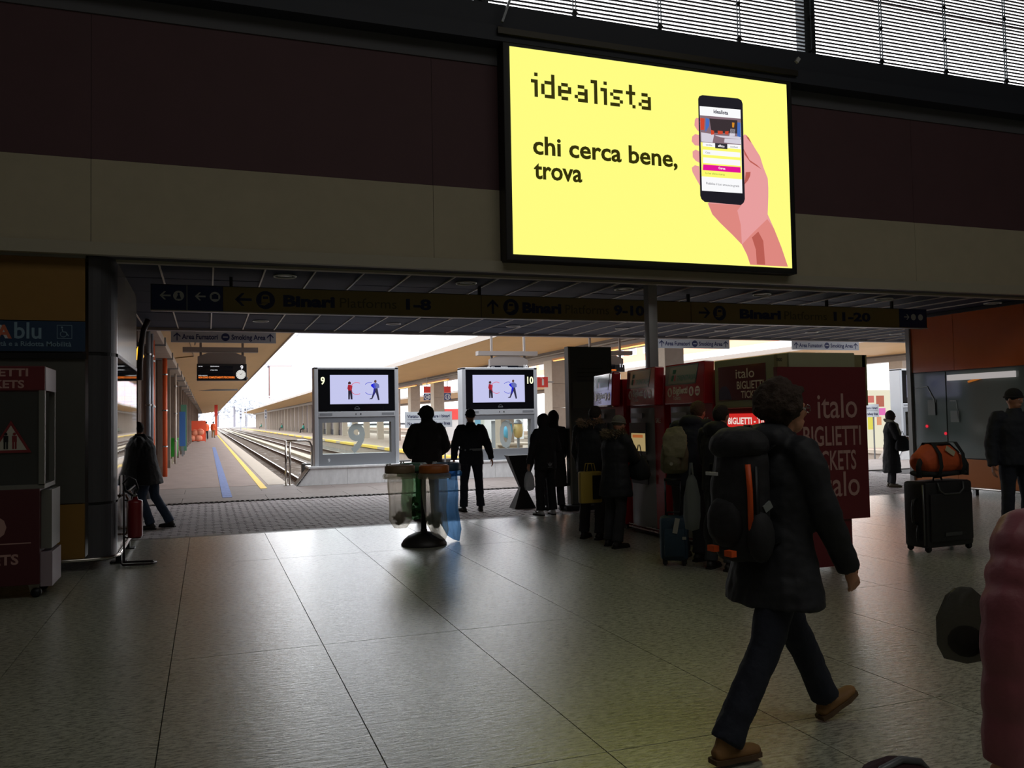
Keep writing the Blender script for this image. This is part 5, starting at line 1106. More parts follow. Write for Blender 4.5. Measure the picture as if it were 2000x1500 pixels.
    # --- shoes
    for c, fr_ in (('L', footL), ('R', footR)):
        an = J['an' + c]; fy, fp = (fr_ or (.18 if c == 'R' else -.18, 0.0)); M_ = Matrix.Rotation(-fy, 3, 'Z') @ Matrix.Rotation(fp, 3, 'X')
        def fq(x, y, z): return an + M_ @ (Vector((x, y, z - .09)) * S)
        b = MB(); b.tube([fq(0, -.07, .035), fq(0, -.05, .04), fq(0, .03, .04), fq(0, .1, .034), fq(0, .165, .03), fq(0, .195, .026)], [(.025 * S, .026 * S), (.036 * S, .038 * S), (.04 * S, .038 * S), (.046 * S, .032 * S), (.04 * S, .027 * S), (.02 * S, .016 * S)], 12, ref=(1, 0, 0))
        b.tube([fq(0, -.02, .04), an, an + (J['kn' + c] - an).normalized() * (.02 if not boot else .07) * S], [(.04 * S, .05 * S), (.043 * S, .05 * S), (.045 * S, .05 * S)], 12, ref=(1, 0, 0))
        sh = part_mesh('shoe', fuse(b, .008, 2), shoes, t_)
        b = MB(); G_ = [fq(x, y, z) for z in (.0, .022) for x, y in ((-.03, -.08), (.03, -.08), (.042, -.03), (.04, .04), (.048, .11), (.036, .185), (0, .2), (-.036, .185), (-.048, .11), (-.04, .04), (-.042, -.03))]
        n = 11; b.add(G_, [tuple(range(n - 1, -1, -1)), tuple(range(n, 2 * n))] + [(i, (i + 1) % n, n + (i + 1) % n, n + i) for i in range(n)]); b.build('sole', mat('sole_dark', s(30, 26, 24), .8) if not boot else mat('sole_tan', s(96, 74, 52), .8), sh)
    # --- jacket
    b = MB(); B = bulk * S; hemv = J['pelvis'] + Vector((0, 0, (hem - .95) * S)); T = torso
    dn = (J['pelvis'] - J['waist']); dn = Vector((dn.x * .3, dn.y * .3, 0))
    hemv += dn
    P_ = [hemv, hemv.lerp(J['pelvis'], .5) if hem < .9 else hemv.lerp(J['waist'], .3), J['pelvis'].lerp(J['waist'], .3) if hem < .95 else hemv.lerp(J['waist'], .6), J['waist'], J['chest'], J['chest'].lerp(J['neck'], .55), J['chest'].lerp(J['neck'], .85), J['neck'] + Vector((0, 0, .02 * S))]
    R_ = [((.19 + flare) * B, (.14 + flare * .8) * B), ((.188 + flare * .6) * B, (.138 + flare * .5) * B), (.182 * B, .135 * B), (.172 * B, .13 * B), (.187 * B, .14 * B), (.18 * B, .122 * B), (.12 * B, .1 * B), (.078 * B, .082 * B)]
    R_ = [(a * T, c * T) for a, c in R_]
    if puff:      # quilting: more rings
        P2 = []; R2 = []
        for i in range(len(P_) - 1):
            for q in range(4): f = q / 4; P2.append(P_[i].lerp(P_[i + 1], f)); w_ = 1 + puff * (abs(math.sin((i * 4 + q) * PI / 3)) - .5); R2.append(((R_[i][0] * (1 - f) + R_[i + 1][0] * f) * w_, (R_[i][1] * (1 - f) + R_[i + 1][1] * f) * w_))
        P_, R_ = P2 + [P_[-1]], R2 + [R_[-1]]
    b.tube(P_, R_, 18, ref=across)
    sp = puff if sleeve_puff is None else sleeve_puff
    for sd, c in ((-1, 'L'), (1, 'R')):
        a1, r1 = seg(J['sh' + c], J['el' + c], 9, .076 * B, .064 * B, sp, 3); a2, r2 = seg(J['el' + c], J['wr' + c] + (J['wr' + c] - J['el' + c]).normalized() * .01, 9, .064 * B, .047 * B, sp, 3)
        b.tube([J['sh' + c] - across * .08 * sd * S + Vector((0, 0, .01 * S))] + a1 + a2[1:], [.07 * B] + r1 + r2[1:], 12)
    if collar: b.tube([J['neck'] - Vector((0, 0, .02 * S)), J['neck'] + Vector((0, .005, .065 * S))], [(.088 * S, .09 * S), (.078 * S, .082 * S)], 14, ref=across)
    if hood == 'down': b.ell(J['neck'] + Vector((0, -.1 * S, .02 * S)), (.14 * S, .085 * S, .085 * S), 14, 9); b.ell(J['neck'] + Vector((0, -.05 * S, .05 * S)), (.12 * S, .09 * S, .06 * S), 12, 8)
    if hood == 'up':
        b.ell(hp(0, -.018, .018), (.108 * S, .122 * S, .14 * S), 18, 12, Rh); b.tube([J['neck'], hp(0, -.02, -.06)], [.1 * S, .095 * S], 12)
    jk = part_mesh('jacket', fuse(b, vox, 2, .011 if not puff else .005, 10), top, t_)
    if fur:
        b = MB(); rnd = random.Random(3)
        for q in range(900):
            a = rnd.uniform(PI * .95, 2 * PI + .05 * PI) if hood != 'up' else rnd.uniform(0, 2 * PI)
            c0 = (J['neck'] + Vector((math.cos(a) * .13 * S, -.03 + math.sin(a) * .13 * S, .05 * S + .015 * math.sin(a)))) + Vector((rnd.gauss(0, .018), rnd.gauss(0, .018), rnd.gauss(0, .022)))
            d = Vector((math.cos(a) + rnd.gauss(0, .4), math.sin(a) + rnd.gauss(0, .4), rnd.gauss(.2, .5))).normalized(); o_ = d.orthogonal().normalized() * .007; o2 = d.cross(o_)
            b.add([c0 + o_, c0 - o_ * .5 + o2 * .8, c0 - o_ * .5 - o2 * .8, c0 + d * rnd.uniform(.035, .06) * S], [(0, 1, 3), (1, 2, 3), (2, 0, 3)])
        f_ = b.build('fur_trim', fur, t_); f_['kind'] = 'stuff'
    # --- hair / hats
    if hair in ('short', 'bun', 'long'):
        b = MB(); b.ell(hp(0, -.018, .03), (.083 * S, .096 * S, .104 * S), 18, 12, Rh)
        if hair == 'long': b.ell(hp(0, -.045, -.06), (.085 * S, .06 * S, .12 * S), 14, 9, Rh)
        part_mesh('hair', fuse(b, .012, 1, .005, 30), hairm, t_)
    if hair == 'curly':
        b = MB(); rnd = random.Random(5); b.ell(hp(0, -.03, .045), (.11 * S, .115 * S, .115 * S), 18, 12, Rh)
        for q in range(170):
            v = Vector((rnd.gauss(0, 1), rnd.gauss(-.3, 1), rnd.gauss(.35, .8))).normalized()
            if v.y > .55 and v.z < .5: continue
            b.ell(hp(v.x * .115, -.03 + v.y * .118, .045 + v.z * .118), rnd.uniform(.016, .03) * S, 6, 4)
        part_mesh('hair', fuse(b, .011, 1, .006, 40), hairm, t_)
    if hair == 'beanie':
        hm = head or mat('hat_black', s(24, 24, 28), .9, bump=.4, bscale=80)
        b = MB(); b.ell(hp(0, -.012, .045), (.087 * S, .103 * S, .095 * S), 18, 12, Rh); part_mesh('knit_hat', fuse(b, .011, 1), hm, t_)
        b = MB(); ring_ = [hp(.086 * math.cos(a), -.012 + .101 * math.sin(a), .03 + .012 * math.sin(a)) for a in [2 * PI * q / 24 for q in range(25)]]; b.tube(ring_, .012 * S, 6, cap=False); b.build('hat_brim', hm, t_, smooth=True)
    if hair == 'cap':
        hm = head or mat('hat_black', s(24, 24, 28), .9); b = MB(); b.ell(hp(0, -.01, .05), (.088 * S, .104 * S, .078 * S), 18, 12, Rh)
        b.tube([hp(0, .06, .05), hp(0, .12, .045), hp(0, .165, .03)], [(.07 * S, .012 * S), (.07 * S, .01 * S), (.045 * S, .008 * S)], 12, ref=Rh @ Vector((1, 0, 0)))
        part_mesh('flat_cap', fuse(b, .009, 1), hm, t_)
    if hair == 'peaked':
        hm = head or mat('hat_black', s(24, 24, 28), .9); b = MB(); b.ell(hp(0, -.01, .04), (.115 * S, .125 * S, .125 * S), 18, 12, Rh); b.ell(hp(0, .1, .03), (.07 * S, .06 * S, .03 * S), 12, 8, Rh); b.ell(hp(0, -.05, .09), (.07 * S, .07 * S, .06 * S), 12, 8, Rh)
        b.tube([J['neck'], hp(0, -.02, -.05)], [.09 * S, .095 * S], 12); part_mesh('fur_hat', fuse(b, .012, 2, .006, 20), hm, t_)
    return t_, J, S
def wpt(t_, v):    # local point -> world
    return Matrix.Rotation(t_.rotation_euler.z, 4, 'Z') @ Vector(v) + t_.location

CB = mat('coat_black', s(26, 27, 31), .8, nz=.2, scale=4, bump=.3, bscale=9); CN = mat('coat_navy', s(28, 32, 44), .8, nz=.15, bump=.3, bscale=9); CBR = mat('coat_brown_black', s(32, 28, 30), .85, nz=.15, bump=.3, bscale=9)
JN = mat('jeans_dark', s(30, 34, 48), .85, nz=.15, bump=.2, bscale=40); JB = mat('jeans_blue', s(52, 66, 88), .85, nz=.2, bump=.2, bscale=40); PG = mat('trousers_grey', s(48, 48, 54), .85, nz=.15)
TAN = mat('boot_tan', s(142, 104, 62), .7, nz=.15)

# 1 the walker in the foreground
WJ = mat('walker_jacket', s(30, 32, 38), .7, nz=.2, scale=5, bump=.3, bscale=10)
wk, WJT, WS = person('curly-haired person in a dark jacket striding past in the foreground', (2.62, 3.52, 0), -1.45, 1.74,
    dict(pelvis=(0, 0, .93), waist=(0, .02, 1.1), chest=(0, .035, 1.27), neck=(0, .06, 1.455), head=(0, .11, 1.61), shL=(-.18, .05, 1.41), shR=(.18, .04, 1.41), elR=(.25, .10, 1.12), wrR=(.24, .24, .86), elL=(-.22, .02, 1.14), wrL=(-.2, .14, .92),
         hipL=(-.09, .02, .9), hipR=(.09, -.01, .9), knL=(-.1, .22, .50), anL=(-.1, .42, .12), knR=(.1, -.17, .49), anR=(.1, -.42, .11)),
    top=WJ, bottom=JN, shoes=TAN, hair='curly', hairm=mat('hair_curly', s(60, 46, 38), .9, bump=.7, bscale=60), hood='down', hem=.70, flare=.05, bulk=1.16, hyaw=-.35, hpitch=.05, footL=(0, .38), footR=(0, -.02), glasses=True, boot=True, vox=.012, legw=1.05)
def backpack(name, label, par_t, J, S, m, w_=.16, h_=.27, d_=.13, z0=None, tilt=0.0, straps=BLACKM, big=False):
    c = J['chest'].lerp(J['waist'], .35) + Vector((0, -.115 * S - d_, 0)); loc = wpt(par_t, c)
    t_ = thing(name, label, 'backpack', loc, par_t.rotation_euler.z, local=True)
    b = MB(); b.tube([(0, 0, -h_), (0, 0, -h_ * .8), (0, 0, 0), (0, .01, h_ * .6), (0, .03, h_ * .92), (0, .04, h_)], [(w_ * .8, d_ * .75), (w_, d_ * .95), (w_, d_), (w_ * .93, d_ * .9), (w_ * .7, d_ * .7), (w_ * .4, d_ * .4)], 16, ref=(1, 0, 0))
    part_mesh('main_bag', fuse(b, .012, 3, .008, 10), m, t_)
    b = MB(); b.ell((0, -d_ * .75, -h_ * .4), (w_ * .72, d_ * .6, h_ * .42), 14, 9); part_mesh('front_pocket', fuse(b, .012, 2, .006, 14), m, t_)
    b = MB(); b.ell((0, .0, h_ * .82), (w_ * 1.0, d_ * 1.05, h_ * .3), 16, 9); part_mesh('lid', fuse(b, .012, 2, .008, 12), m, t_)
    for sd in (-1, 1):
        b = MB(); b.tube([(sd * .09, d_ * .6, h_ * .7), (sd * .1, d_ + .08, h_ * .95), (sd * .12, d_ + .22, h_ * .7), (sd * .14, d_ + .26, .05), (sd * .15, d_ + .1, -h_ * .6), (sd * .12, d_ * .5, -h_ * .75)], [(.026, .007)] * 6, 8, ref=(1, 0, 0)); b.build('shoulder_strap', straps, t_, smooth=True)
    b = MB(); b.tube([(-.03, d_ * .5, h_ * .98), (-.02, d_ * .5, h_ * 1.12), (.02, d_ * .5, h_ * 1.12), (.03, d_ * .5, h_ * .98)], .007, 6); b.build('haul_loop', straps, t_, smooth=True)
    return t_, w_, h_, d_
BPK = mat('pack_black', s(30, 30, 34), .75, nz=.2, scale=6, bump=.4, bscale=12)
bp, w_, h_, d_ = backpack('backpack', 'black hiking backpack with an orange side zip, worn by the walking person', wk, WJT, WS, BPK, .165, .30, .12)
ORZ = mat('zip_orange', s(226, 88, 30), .5)
b = MB(); b.tube([(w_ * .86, -d_ * .62, .16), (w_ * .92, -d_ * .62, .04), (w_ * .92, -d_ * .62, -.16)], .013, 8); b.build('side_zip', ORZ, bp, smooth=True)
for z, x in ((-.24, -.02), (-.25, .1)): MB().cbox((x, -d_ * 1.3, z), (.05, .03, .028)).build('zip_pull', ORZ, bp)
MB().cbox((-.05, -d_ * 1.06, .11), (.08, .01, .016)).build('reflective_strip', mat('reflect_white', s(220, 222, 226), .4), bp)
MB().cbox((w_ * .98, .02, -.04), (.01, .05, .035), Matrix.Rotation(.5, 3, 'X')).build('brand_patch', mat('patch_grey', s(130, 136, 136), .5), bp)
for sd in (-1, 1): b = MB(); b.tube([(sd * w_ * .8, -.04, -h_ * .95), (sd * w_, -.04, -h_ * .4), (sd * w_ * .97, -.04, h_ * .5)], [(.012, .004)] * 3, 6, ref=(0, 1, 0)); b.build('compression_strap', BLACKM, bp, smooth=True)
for sd in (-1, 1): b = MB(); b.ell((sd * w_ * .95, -.02, -h_ * .6), (.05, .075, .12), 10, 7); b.build('side_pocket', BPK, bp, smooth=True)


# 2..: people on the paving
person('man in a peaked fur hat and padded jacket, standing behind the waste bag stand', (3.28, 13.15, 0), .06, 1.79,
    dict(shL=(-.2, 0, 1.41), shR=(.2, 0, 1.41), elL=(-.31, .0, 1.13), elR=(.31, .0, 1.13), wrL=(-.2, .17, 1.0), wrR=(.2, .17, 1.0)), top=CBR, hair='peaked', hyaw=.55, hem=.84, bulk=1.32, puff=.04, hood='down', bottom=JN)
t2, J2, S2 = person('man in a black knit hat and dark jacket with a pale waist belt, legs apart', (4.3, 14.1, 0), -.05, 1.76,
    dict(shL=(-.19, 0, 1.41), shR=(.19, 0, 1.41), elL=(-.29, -.02, 1.14), elR=(.29, -.02, 1.14), wrL=(-.3, .02, .9), wrR=(.36, .0, .9), knL=(-.13, .0, .5), knR=(.13, .0, .5), anL=(-.15, -.02, .09), anR=(.15, -.02, .09)), top=CN, hair='beanie', hem=.8, bulk=1.15, bottom=JN)
b = MB(); b.tube([(0, 0, 1.045), (0, 0, 1.085)], [(.2, .152), (.2, .152)], 28, ref=(1, 0, 0)); b.build('reflective_belt', mat('reflect_grey', s(150, 156, 162), .35), t2, smooth=True)
t3, J3, S3 = person('hooded person in a black tracksuit with white-striped trainers, holding a plastic bag', (5.22, 12.95, 0), .12, 1.66,
    dict(head=(-.02, .04, 1.6), elL=(-.26, -.02, 1.13), wrL=(-.3, .03, .9), wrR=(.2, .16, 1.05)), top=CB, hood='up', hair='short', hem=.78, bulk=1.12, shoes=mat('trainer_white', s(190, 192, 196), .5), bottom=mat('track_black', s(24, 24, 30), .7, nz=.1), hyaw=.3, legw=1.12)
F3 = Frame((-.02, -.187, .78), (1, 0, 0), (0, 0, 1)); b = MB()
for a in (-.6, 0, .6): b.prism(F3, [(.0, .02), (.035 * math.sin(a) + .014 * math.cos(a) , .02 + .035 * math.cos(a) - .014 * math.sin(a)), (.075 * math.sin(a), .02 + .075 * math.cos(a)), (.035 * math.sin(a) - .014 * math.cos(a), .02 + .035 * math.cos(a) + .014 * math.sin(a))], 0, .004)
b.rect(F3, -.04, .0, .04, .004, 0, .004).rect(F3, -.045, .01, .045, .014, 0, .004); b.build('trefoil_print', mat('print_grey', s(120, 124, 132), .6), t3)
for q in range(3):
    for sd in (-1, 1): MB().cbox((sd * .12 + .0 + (.045 if sd > 0 else -.045), .03 + q * .025, .05), (.004, .01, .05), Matrix.Rotation(-.5, 3, 'X')).build('shoe_stripe', BLACKM, t3)
person('person in a long dark coat standing close behind the hooded tracksuit wearer', (5.62, 13.55, 0), -.1, 1.69, dict(wrL=(-.2, .15, 1.0), wrR=(.22, .12, .95)), top=CBR, hem=.42, flare=.03, bulk=1.1, bottom=PG, hood='up', hair='short')
PLB = mat('plastic_grey', s(150, 150, 150), .3, sheer=.25, bump=.4, bscale=14)
def softbag(name, label, cat, loc, r, h, m, yaw=0, handle=True, hh=.12):
    t_ = thing(name, label, cat, loc, yaw, local=True); b = MB(); sd = random.random() * 9
    b.lathe((0, 0, -h), [(.01, 0), (r[0] * .8, .02), (r[0], h * .25), (r[0] * .95, h * .6), (r[0] * .6, h * .9), (r[0] * .3, h)], 26, lambda th, z: .08 * math.sin(th * 5 + sd + z * 8) + .04 * math.sin(th * 11 + sd)); 
    for v in b.v: v.y *= r[1] / r[0]
    b.build('bag_body', m, t_, smooth=True)
    if handle: b = MB(); b.tube([(-r[0] * .3, 0, -.02), (-.01, 0, hh), (.01, 0, hh), (r[0] * .3, 0, -.02)], [(.012, .004)] * 4, 6, ref=(0, 1, 0)); b.build('bag_handle', m, t_, smooth=True)
    return t_
wp = wpt(t3, J3['wrL'] + Vector((0, .02, -.07)))
softbag('plastic_bag', 'greyish plastic bag hanging from the hand of the hooded tracksuit wearer', 'bag', wp - Vector((0, 0, .06)), (.09, .06), .32, PLB, hh=.08)

# 5, 6 couple at the back machine
FURT = mat('fur_tan', s(150, 126, 104), .9); FURG = mat('fur_grey', s(128, 112, 92), .9)
person('man in a fur-trimmed collar, head bent, at the furthest ticket machine', (4.74, 10.15, 0), -1.0, 1.77,
    dict(neck=(0, .05, 1.45), head=(0, .12, 1.585), elR=(.25, .1, 1.13), wrR=(.15, .28, 1.1), elL=(-.24, .02, 1.12), wrL=(-.22, .1, .88)), top=CB, bottom=PG, hpitch=-.45, hair='short', hem=.84, bulk=1.15, fur=FURT, hood='down')
t6, J6, S6 = person('person in a grey knit cap and long black fur-hooded parka, reaching towards a machine', (4.72, 9.42, 0), -1.15, 1.63,
    dict(neck=(0, .05, 1.44), head=(0, .1, 1.59), shL=(-.17, .02, 1.4), elL=(-.2, .3, 1.22), wrL=(-.08, .52, 1.1), elR=(.22, .16, 1.15), wrR=(.12, .34, 1.1), anR=(.11, -.12, .09), knR=(.1, -.02, .5)), top=mat('parka_black', s(26, 28, 34), .7, nz=.15, bump=.4, bscale=14), bottom=PG, hair='beanie', head=mat('cap_grey', s(112, 110, 104), .9, bump=.4, bscale=80), hpitch=-.25, hem=.66, flare=.04, bulk=1.12, puff=.03, fur=FURG, hood='down')
yb = thing('shopping_bag', 'yellow shopping bag held low by the man with the fur-trimmed collar', 'bag', (4.58, 9.86, .5))
YBM = mat('bag_yellow', s(176, 150, 62), .5, bump=.4, bscale=8)
b = MB(); b.cbox((4.58, 9.86, .7), (.3, .1, .4)); b.build('bag_body', YBM, yb, bevel=.02, smooth=True)
MB().cbox((4.65, 9.8, .7), (.12, .012, .3)).build('dark_print', BLACKM, yb)
for dy in (-.04, .04): b = MB(); b.tube([(4.52, 9.86 + dy, .9), (4.54, 9.86 + dy, 1.0), (4.62, 9.86 + dy, 1.0), (4.64, 9.86 + dy, .9)], .006, 6); b.build('bag_handle', YBM, yb, smooth=True)
hb = softbag('shoulder_bag', 'dark shoulder bag hanging from the arm of the parka wearer', 'bag', wpt(t6, (.22, .2, 1.1)), (.14, .07), .3, CB, -1.0, hh=.14)

# 7, 8 at the nearer machines
t7, J7, S7 = person('tall man with brown hair and an olive backpack leaning in to a ticket machine', (5.0, 8.2, 0), -1.05, 1.83,
    dict(pelvis=(0, -.02, .95), waist=(0, .02, 1.1), chest=(0, .09, 1.27), neck=(0, .17, 1.42), head=(0, .26, 1.545), shL=(-.18, .13, 1.39), shR=(.18, .13, 1.39), elL=(-.3, .12, 1.16), wrL=(-.18, .36, 1.15), elR=(.26, .18, 1.14), wrR=(.12, .38, 1.12), anL=(-.12, .08, .09)), top=mat('coat_ink', s(22, 26, 38), .8, nz=.15, bump=.3, bscale=9), bottom=PG, hair='short', hairm=mat('hair_brown', s(84, 62, 42), .8, bump=.6, bscale=90), hpitch=-.35, hem=.78, bulk=1.2, hood='down')
OLV = mat('pack_olive', s(104, 98, 74), .8, nz=.25, scale=7, bump=.5, bscale=12)
b7 = thing('backpack', 'olive canvas backpack on the back of the tall leaning man', 'backpack', wpt(t7, (-.06, -.16, 1.2)), t7.rotation_euler.z + .25, local=True)
b = MB(); b.tube([(0, 0, -.24), (0, 0, -.2), (0, 0, -.03), (0, .02, .13), (0, .05, .22), (0, .06, .27)], [(.12, .08), (.165, .12), (.16, .13), (.12, .1), (.08, .06), (.03, .03)], 16, ref=(1, 0, 0)); part_mesh('main_bag', fuse(b, .012, 2, .012, 9), OLV, b7)
b = MB(); b.tube([(0, -.11, -.2), (0, -.12, -.12), (0, -.11, -.04)], [(.09, .03), (.1, .05), (.08, .03)], 14, ref=(1, 0, 0)); part_mesh('front_pocket', fuse(b, .01, 2, .006, 14), OLV, b7)
b = MB(); b.tube([(0, -.02, .26), (.02, -.08, .16), (.03, -.125, .03), (.02, -.13, -.06)], [(.09, .02), (.14, .025), (.14, .02), (.11, .015)], 12, ref=(1, 0, 0)); part_mesh('lid_flap', fuse(b, .01, 2, .008, 14), mat('pack_olive_pale', s(128, 122, 94), .75, nz=.2, bump=.5, bscale=10), b7)
MB().disc(Frame((.0, -.17, -.13), (1, 0, 0), (0, 0, 1)), 0, 0, .018, 0, .006, 14).build('round_badge', mat('badge_pale', s(160, 156, 140), .5), b7)
for sd in (-1, 1): b = MB(); b.tube([(sd * .06, .08, .24), (sd * .1, .2, .22), (sd * .13, .3, .05), (sd * .12, .1, -.18)], [(.02, .006)] * 4, 8, ref=(1, 0, 0)); b.build('shoulder_strap', BLACKM, b7, smooth=True)
person('dark-haired man in a black jacket facing the cream-framed ticket machine', (4.98, 7.55, 0), -1.2, 1.72,
    dict(neck=(0, .03, 1.45), head=(0, .06, 1.6), elL=(-.24, .1, 1.12), wrL=(-.16, .3, 1.1), elR=(.24, .06, 1.12), wrR=(.16, .26, 1.05)), top=CB, bottom=mat('jeans_grey', s(56, 58, 64), .85, nz=.15), hair='short', hpitch=-.2, hem=.82, bulk=1.12, hood='down')
wb = softbag('plastic_bag', 'long pale plastic bag hanging beside the dark-haired man at the cream-framed machine', 'bag', (4.52, 7.35, 1.0), (.1, .07), .55, mat('plastic_white', s(150, 154, 160), .3, sheer=.35, bump=.4, bscale=10), .4)

# suitcase with a handle beside man 7
def wheelcase(name, label, x, y, W, D, H_, m, handle=.0, yaw=0, bev=.04, cat='suitcase'):
    t_ = thing(name, label, cat, (x, y, 0), yaw, local=True)
    b = MB(); b.box(-W / 2, W / 2, -D / 2, D / 2, .05, H_); b.build('shell', m, t_, bevel=bev, smooth=True)
    for sx in (-1, 1):
        for sy in (-1, 1):
            w2 = MB().cbox((sx * (W / 2 - .05), sy * (D / 2 - .04), .05), (.05, .05, .06)).build('wheel_housing', BLACKM, t_); b = MB(); b.tube([(sx * (W / 2 - .05) - .012, sy * (D / 2 - .04), .03), (sx * (W / 2 - .05) + .012, sy * (D / 2 - .04), .03)], .03, 12); b.build('wheel', mat('rubber', s(24, 24, 24), .7), w2, smooth=True)
    b = MB(); b.tube([(-.07, 0, H_ - .01), (-.06, 0, H_ + .035), (.06, 0, H_ + .035), (.07, 0, H_ - .01)], .012, 8); b.build('carry_handle', BLACKM, t_, smooth=True)
    if handle:
        for sx in (-1, 1): b = MB(); b.tube([(sx * .08, D * .25, H_ - .02), (sx * .08, D * .25, H_ + handle)], .01, 8); b.build('pull_rod', mat('rod_dark', s(60, 62, 66), .3, .8), t_, smooth=True)
        b = MB(); b.tube([(-.09, D * .25, H_ + handle), (.09, D * .25, H_ + handle)], .016, 8); b.build('pull_grip', BLACKM, t_, smooth=True)
    return t_
BLS = mat('case_teal', s(26, 52, 70), .6, nz=.15, bump=.2, bscale=30)
c1 = wheelcase('suitcase', 'small dark teal suitcase with its pull handle out, beside the tall leaning man', 4.7, 8.02, .30, .22, .52, BLS, .38, -.5, .05)
b = MB(); b.box(-.11, .11, -.15, -.11, .1, .4); b.build('front_pocket', BLS, c1, bevel=.02, smooth=True); MB().cbox((.02, -.155, .43), (.05, .006, .16), Matrix.Rotation(.2, 3, 'Y')).build('hanging_tag', mat('tag_pale', s(150, 148, 140), .5), c1); MB().cbox((.1, -.153, .3), (.04, .004, .03)).build('label_patch', MATS['tag_pale'], c1)
# big suitcase + duffel
BKS = mat('case_black', s(30, 30, 33), .45, nz=.1, bump=.1, bscale=40)
c2 = wheelcase('suitcase', 'big black wheeled suitcase standing alone with an orange duffel bag on top', 7.92, 7.58, .74, .32, .79, BKS, 0, .06, .035)
b = MB(); b.box(-.33, .33, -.19, -.15, .12, .66); b.build('front_panel', BKS, c2, bevel=.018, smooth=True)
b = MB(); b.tube([(-.2, -.17, .78), (-.19, -.185, .7), (-.12, -.19, .65), (.12, -.19, .65), (.19, -.185, .7), (.2, -.17, .78)], .012, 6); b.build('handle_recess', mat('recess_grey', s(66, 68, 68), .4), c2, smooth=True)
MB().cbox((0, -.195, .2), (.26, .006, .04)).build('name_plate', MATS['recess_grey'], c2)
b = MB(); b.tube([(-.37, -.03, .32), (-.43, -.03, .34), (-.44, -.03, .42), (-.44, -.03, .5), (-.42, -.03, .58), (-.37, -.03, .6)], .016, 8); b.build('side_handle', BLACKM, c2, smooth=True)
b = MB(); b.tube([(-.39, -.05, .3), (-.41, -.05, .22), (-.4, -.05, .12)], [(.02, .008)] * 3, 8); b.build('side_strap', BLACKM, c2, smooth=True)
for sx in (-1, 1): b = MB(); b.tube([(sx * .368, -.12, .08), (sx * .372, -.12, .76)], .012, 6); b.build('edge_piping', mat('piping', s(90, 92, 94), .3, .3), c2, smooth=True)
df = thing('duffel_bag', 'orange duffel bag with black straps and a pale tag, lying on the big suitcase', 'bag', (7.92, 7.56, .84), .08, local=True)
OBM = mat('duffel_orange', s(206, 88, 44), .7, nz=.12, bump=.3, bscale=10)
b = MB(); b.tube([(-.33, 0, .13), (-.3, 0, .145), (-.15, 0, .19), (.1, 0, .19), (.26, 0, .14), (.33, 0, .12)], [(.09, .1), (.13, .13), (.15, .19), (.15, .185), (.13, .13), (.08, .09)], 18, ref=(0, 1, 0)); part_mesh('bag_body', fuse(b, .012, 2, .01, 8), OBM, df)
b = MB(); b.tube([(-.3, 0, .04), (0, 0, .03), (.3, 0, .04)], [(.14, .04)] * 3, 14, ref=(0, 1, 0)); b.build('black_base', CB, df, smooth=True)
b = MB(); b.tube([(-.27, 0, .26), (-.1, 0, .37), (.1, 0, .37), (.28, 0, .26)], [(.08, .02), (.09, .02), (.09, .02), (.07, .02)], 12, ref=(0, 1, 0)); b.build('zip_top', CB, df, smooth=True)
for x in (-.17, .2): b = MB(); b.tube([(x, -.15, .02), (x + .0, -.185, .12), (x + .01, -.16, .26), (x + .02, -.06, .385), (x + .02, .06, .385), (x, .18, .15)], [(.03, .005)] * 6, 8, ref=(1, 0, 0)); b.build('strap', CB, df, smooth=True)
for sx in (-1, 1): b = MB(); b.tube([(sx * .33, -.05, .22), (sx * .39, -.06, .12), (sx * .38, -.06, .0)], [(.02, .03)] * 3, 10); b.build('end_strap', CB, df, smooth=True)
MB().cbox((.02, -.15, .29), (.15, .008, .06), Matrix.Rotation(.5, 3, 'Y')).build('luggage_tag', mat('tag_cream', s(190, 184, 160), .5), df)

# person behind the italo machine
t10, J10, S10 = person('person mostly hidden behind the dark red end panel, one leg showing', (6.93, 8.25, 0), 1.35, 1.7, dict(anR=(.12, -.16, .09), knR=(.1, -.06, .48)), top=CB, bottom=CB, hem=.8, legw=1.15)
bg10, _, _, _ = backpack('backpack', 'dark green-black backpack poking out right of the dark red end panel', t10, J10, S10, mat('pack_green', s(40, 48, 38), .8, nz=.2, bump=.3, bscale=12), .15, .22, .12)
# lady with scarf
tl, JL, SL = person('woman with a headscarf, pale scarf and long black coat by the orange kiosk', (13.56, 14.15, 0), -2.15, 1.6,
    dict(wrL=(-.1, .28, 1.12), wrR=(.14, .28, 1.1), elL=(-.22, .1, 1.13), elR=(.23, .1, 1.13)), top=CB, bottom=PG, hem=.33, flare=.05, bulk=1.12, shoes=mat('boot_grey', s(120, 112, 98), .7), boot=True, hair='none')
b = MB(); b.ell((0, .0, 1.49), (.088, .1, .125), 16, 10); part_mesh('headscarf', fuse(b, .011, 2, .004, 20), mat('scarf_brown', s(84, 70, 70), .85), tl)
b = MB(); b.tube([(.02, .1, 1.2), (.06, .12, 1.3), (.1, .03, 1.37), (.0, -.1, 1.4), (-.1, .03, 1.37), (-.04, .12, 1.3), (.02, .15, 1.15), (.03, .16, 1.0)], [(.05, .03)] * 8, 10); part_mesh('scarf', fuse(b, .012, 2, .006, 18), mat('scarf_pale', s(186, 180, 160), .85, nz=.1), tl)
softbag('handbag', 'black handbag on the arm of the woman with the headscarf', 'bag', wpt(tl, (.24, .18, 1.05)), (.15, .07), .3, CB, -.4)
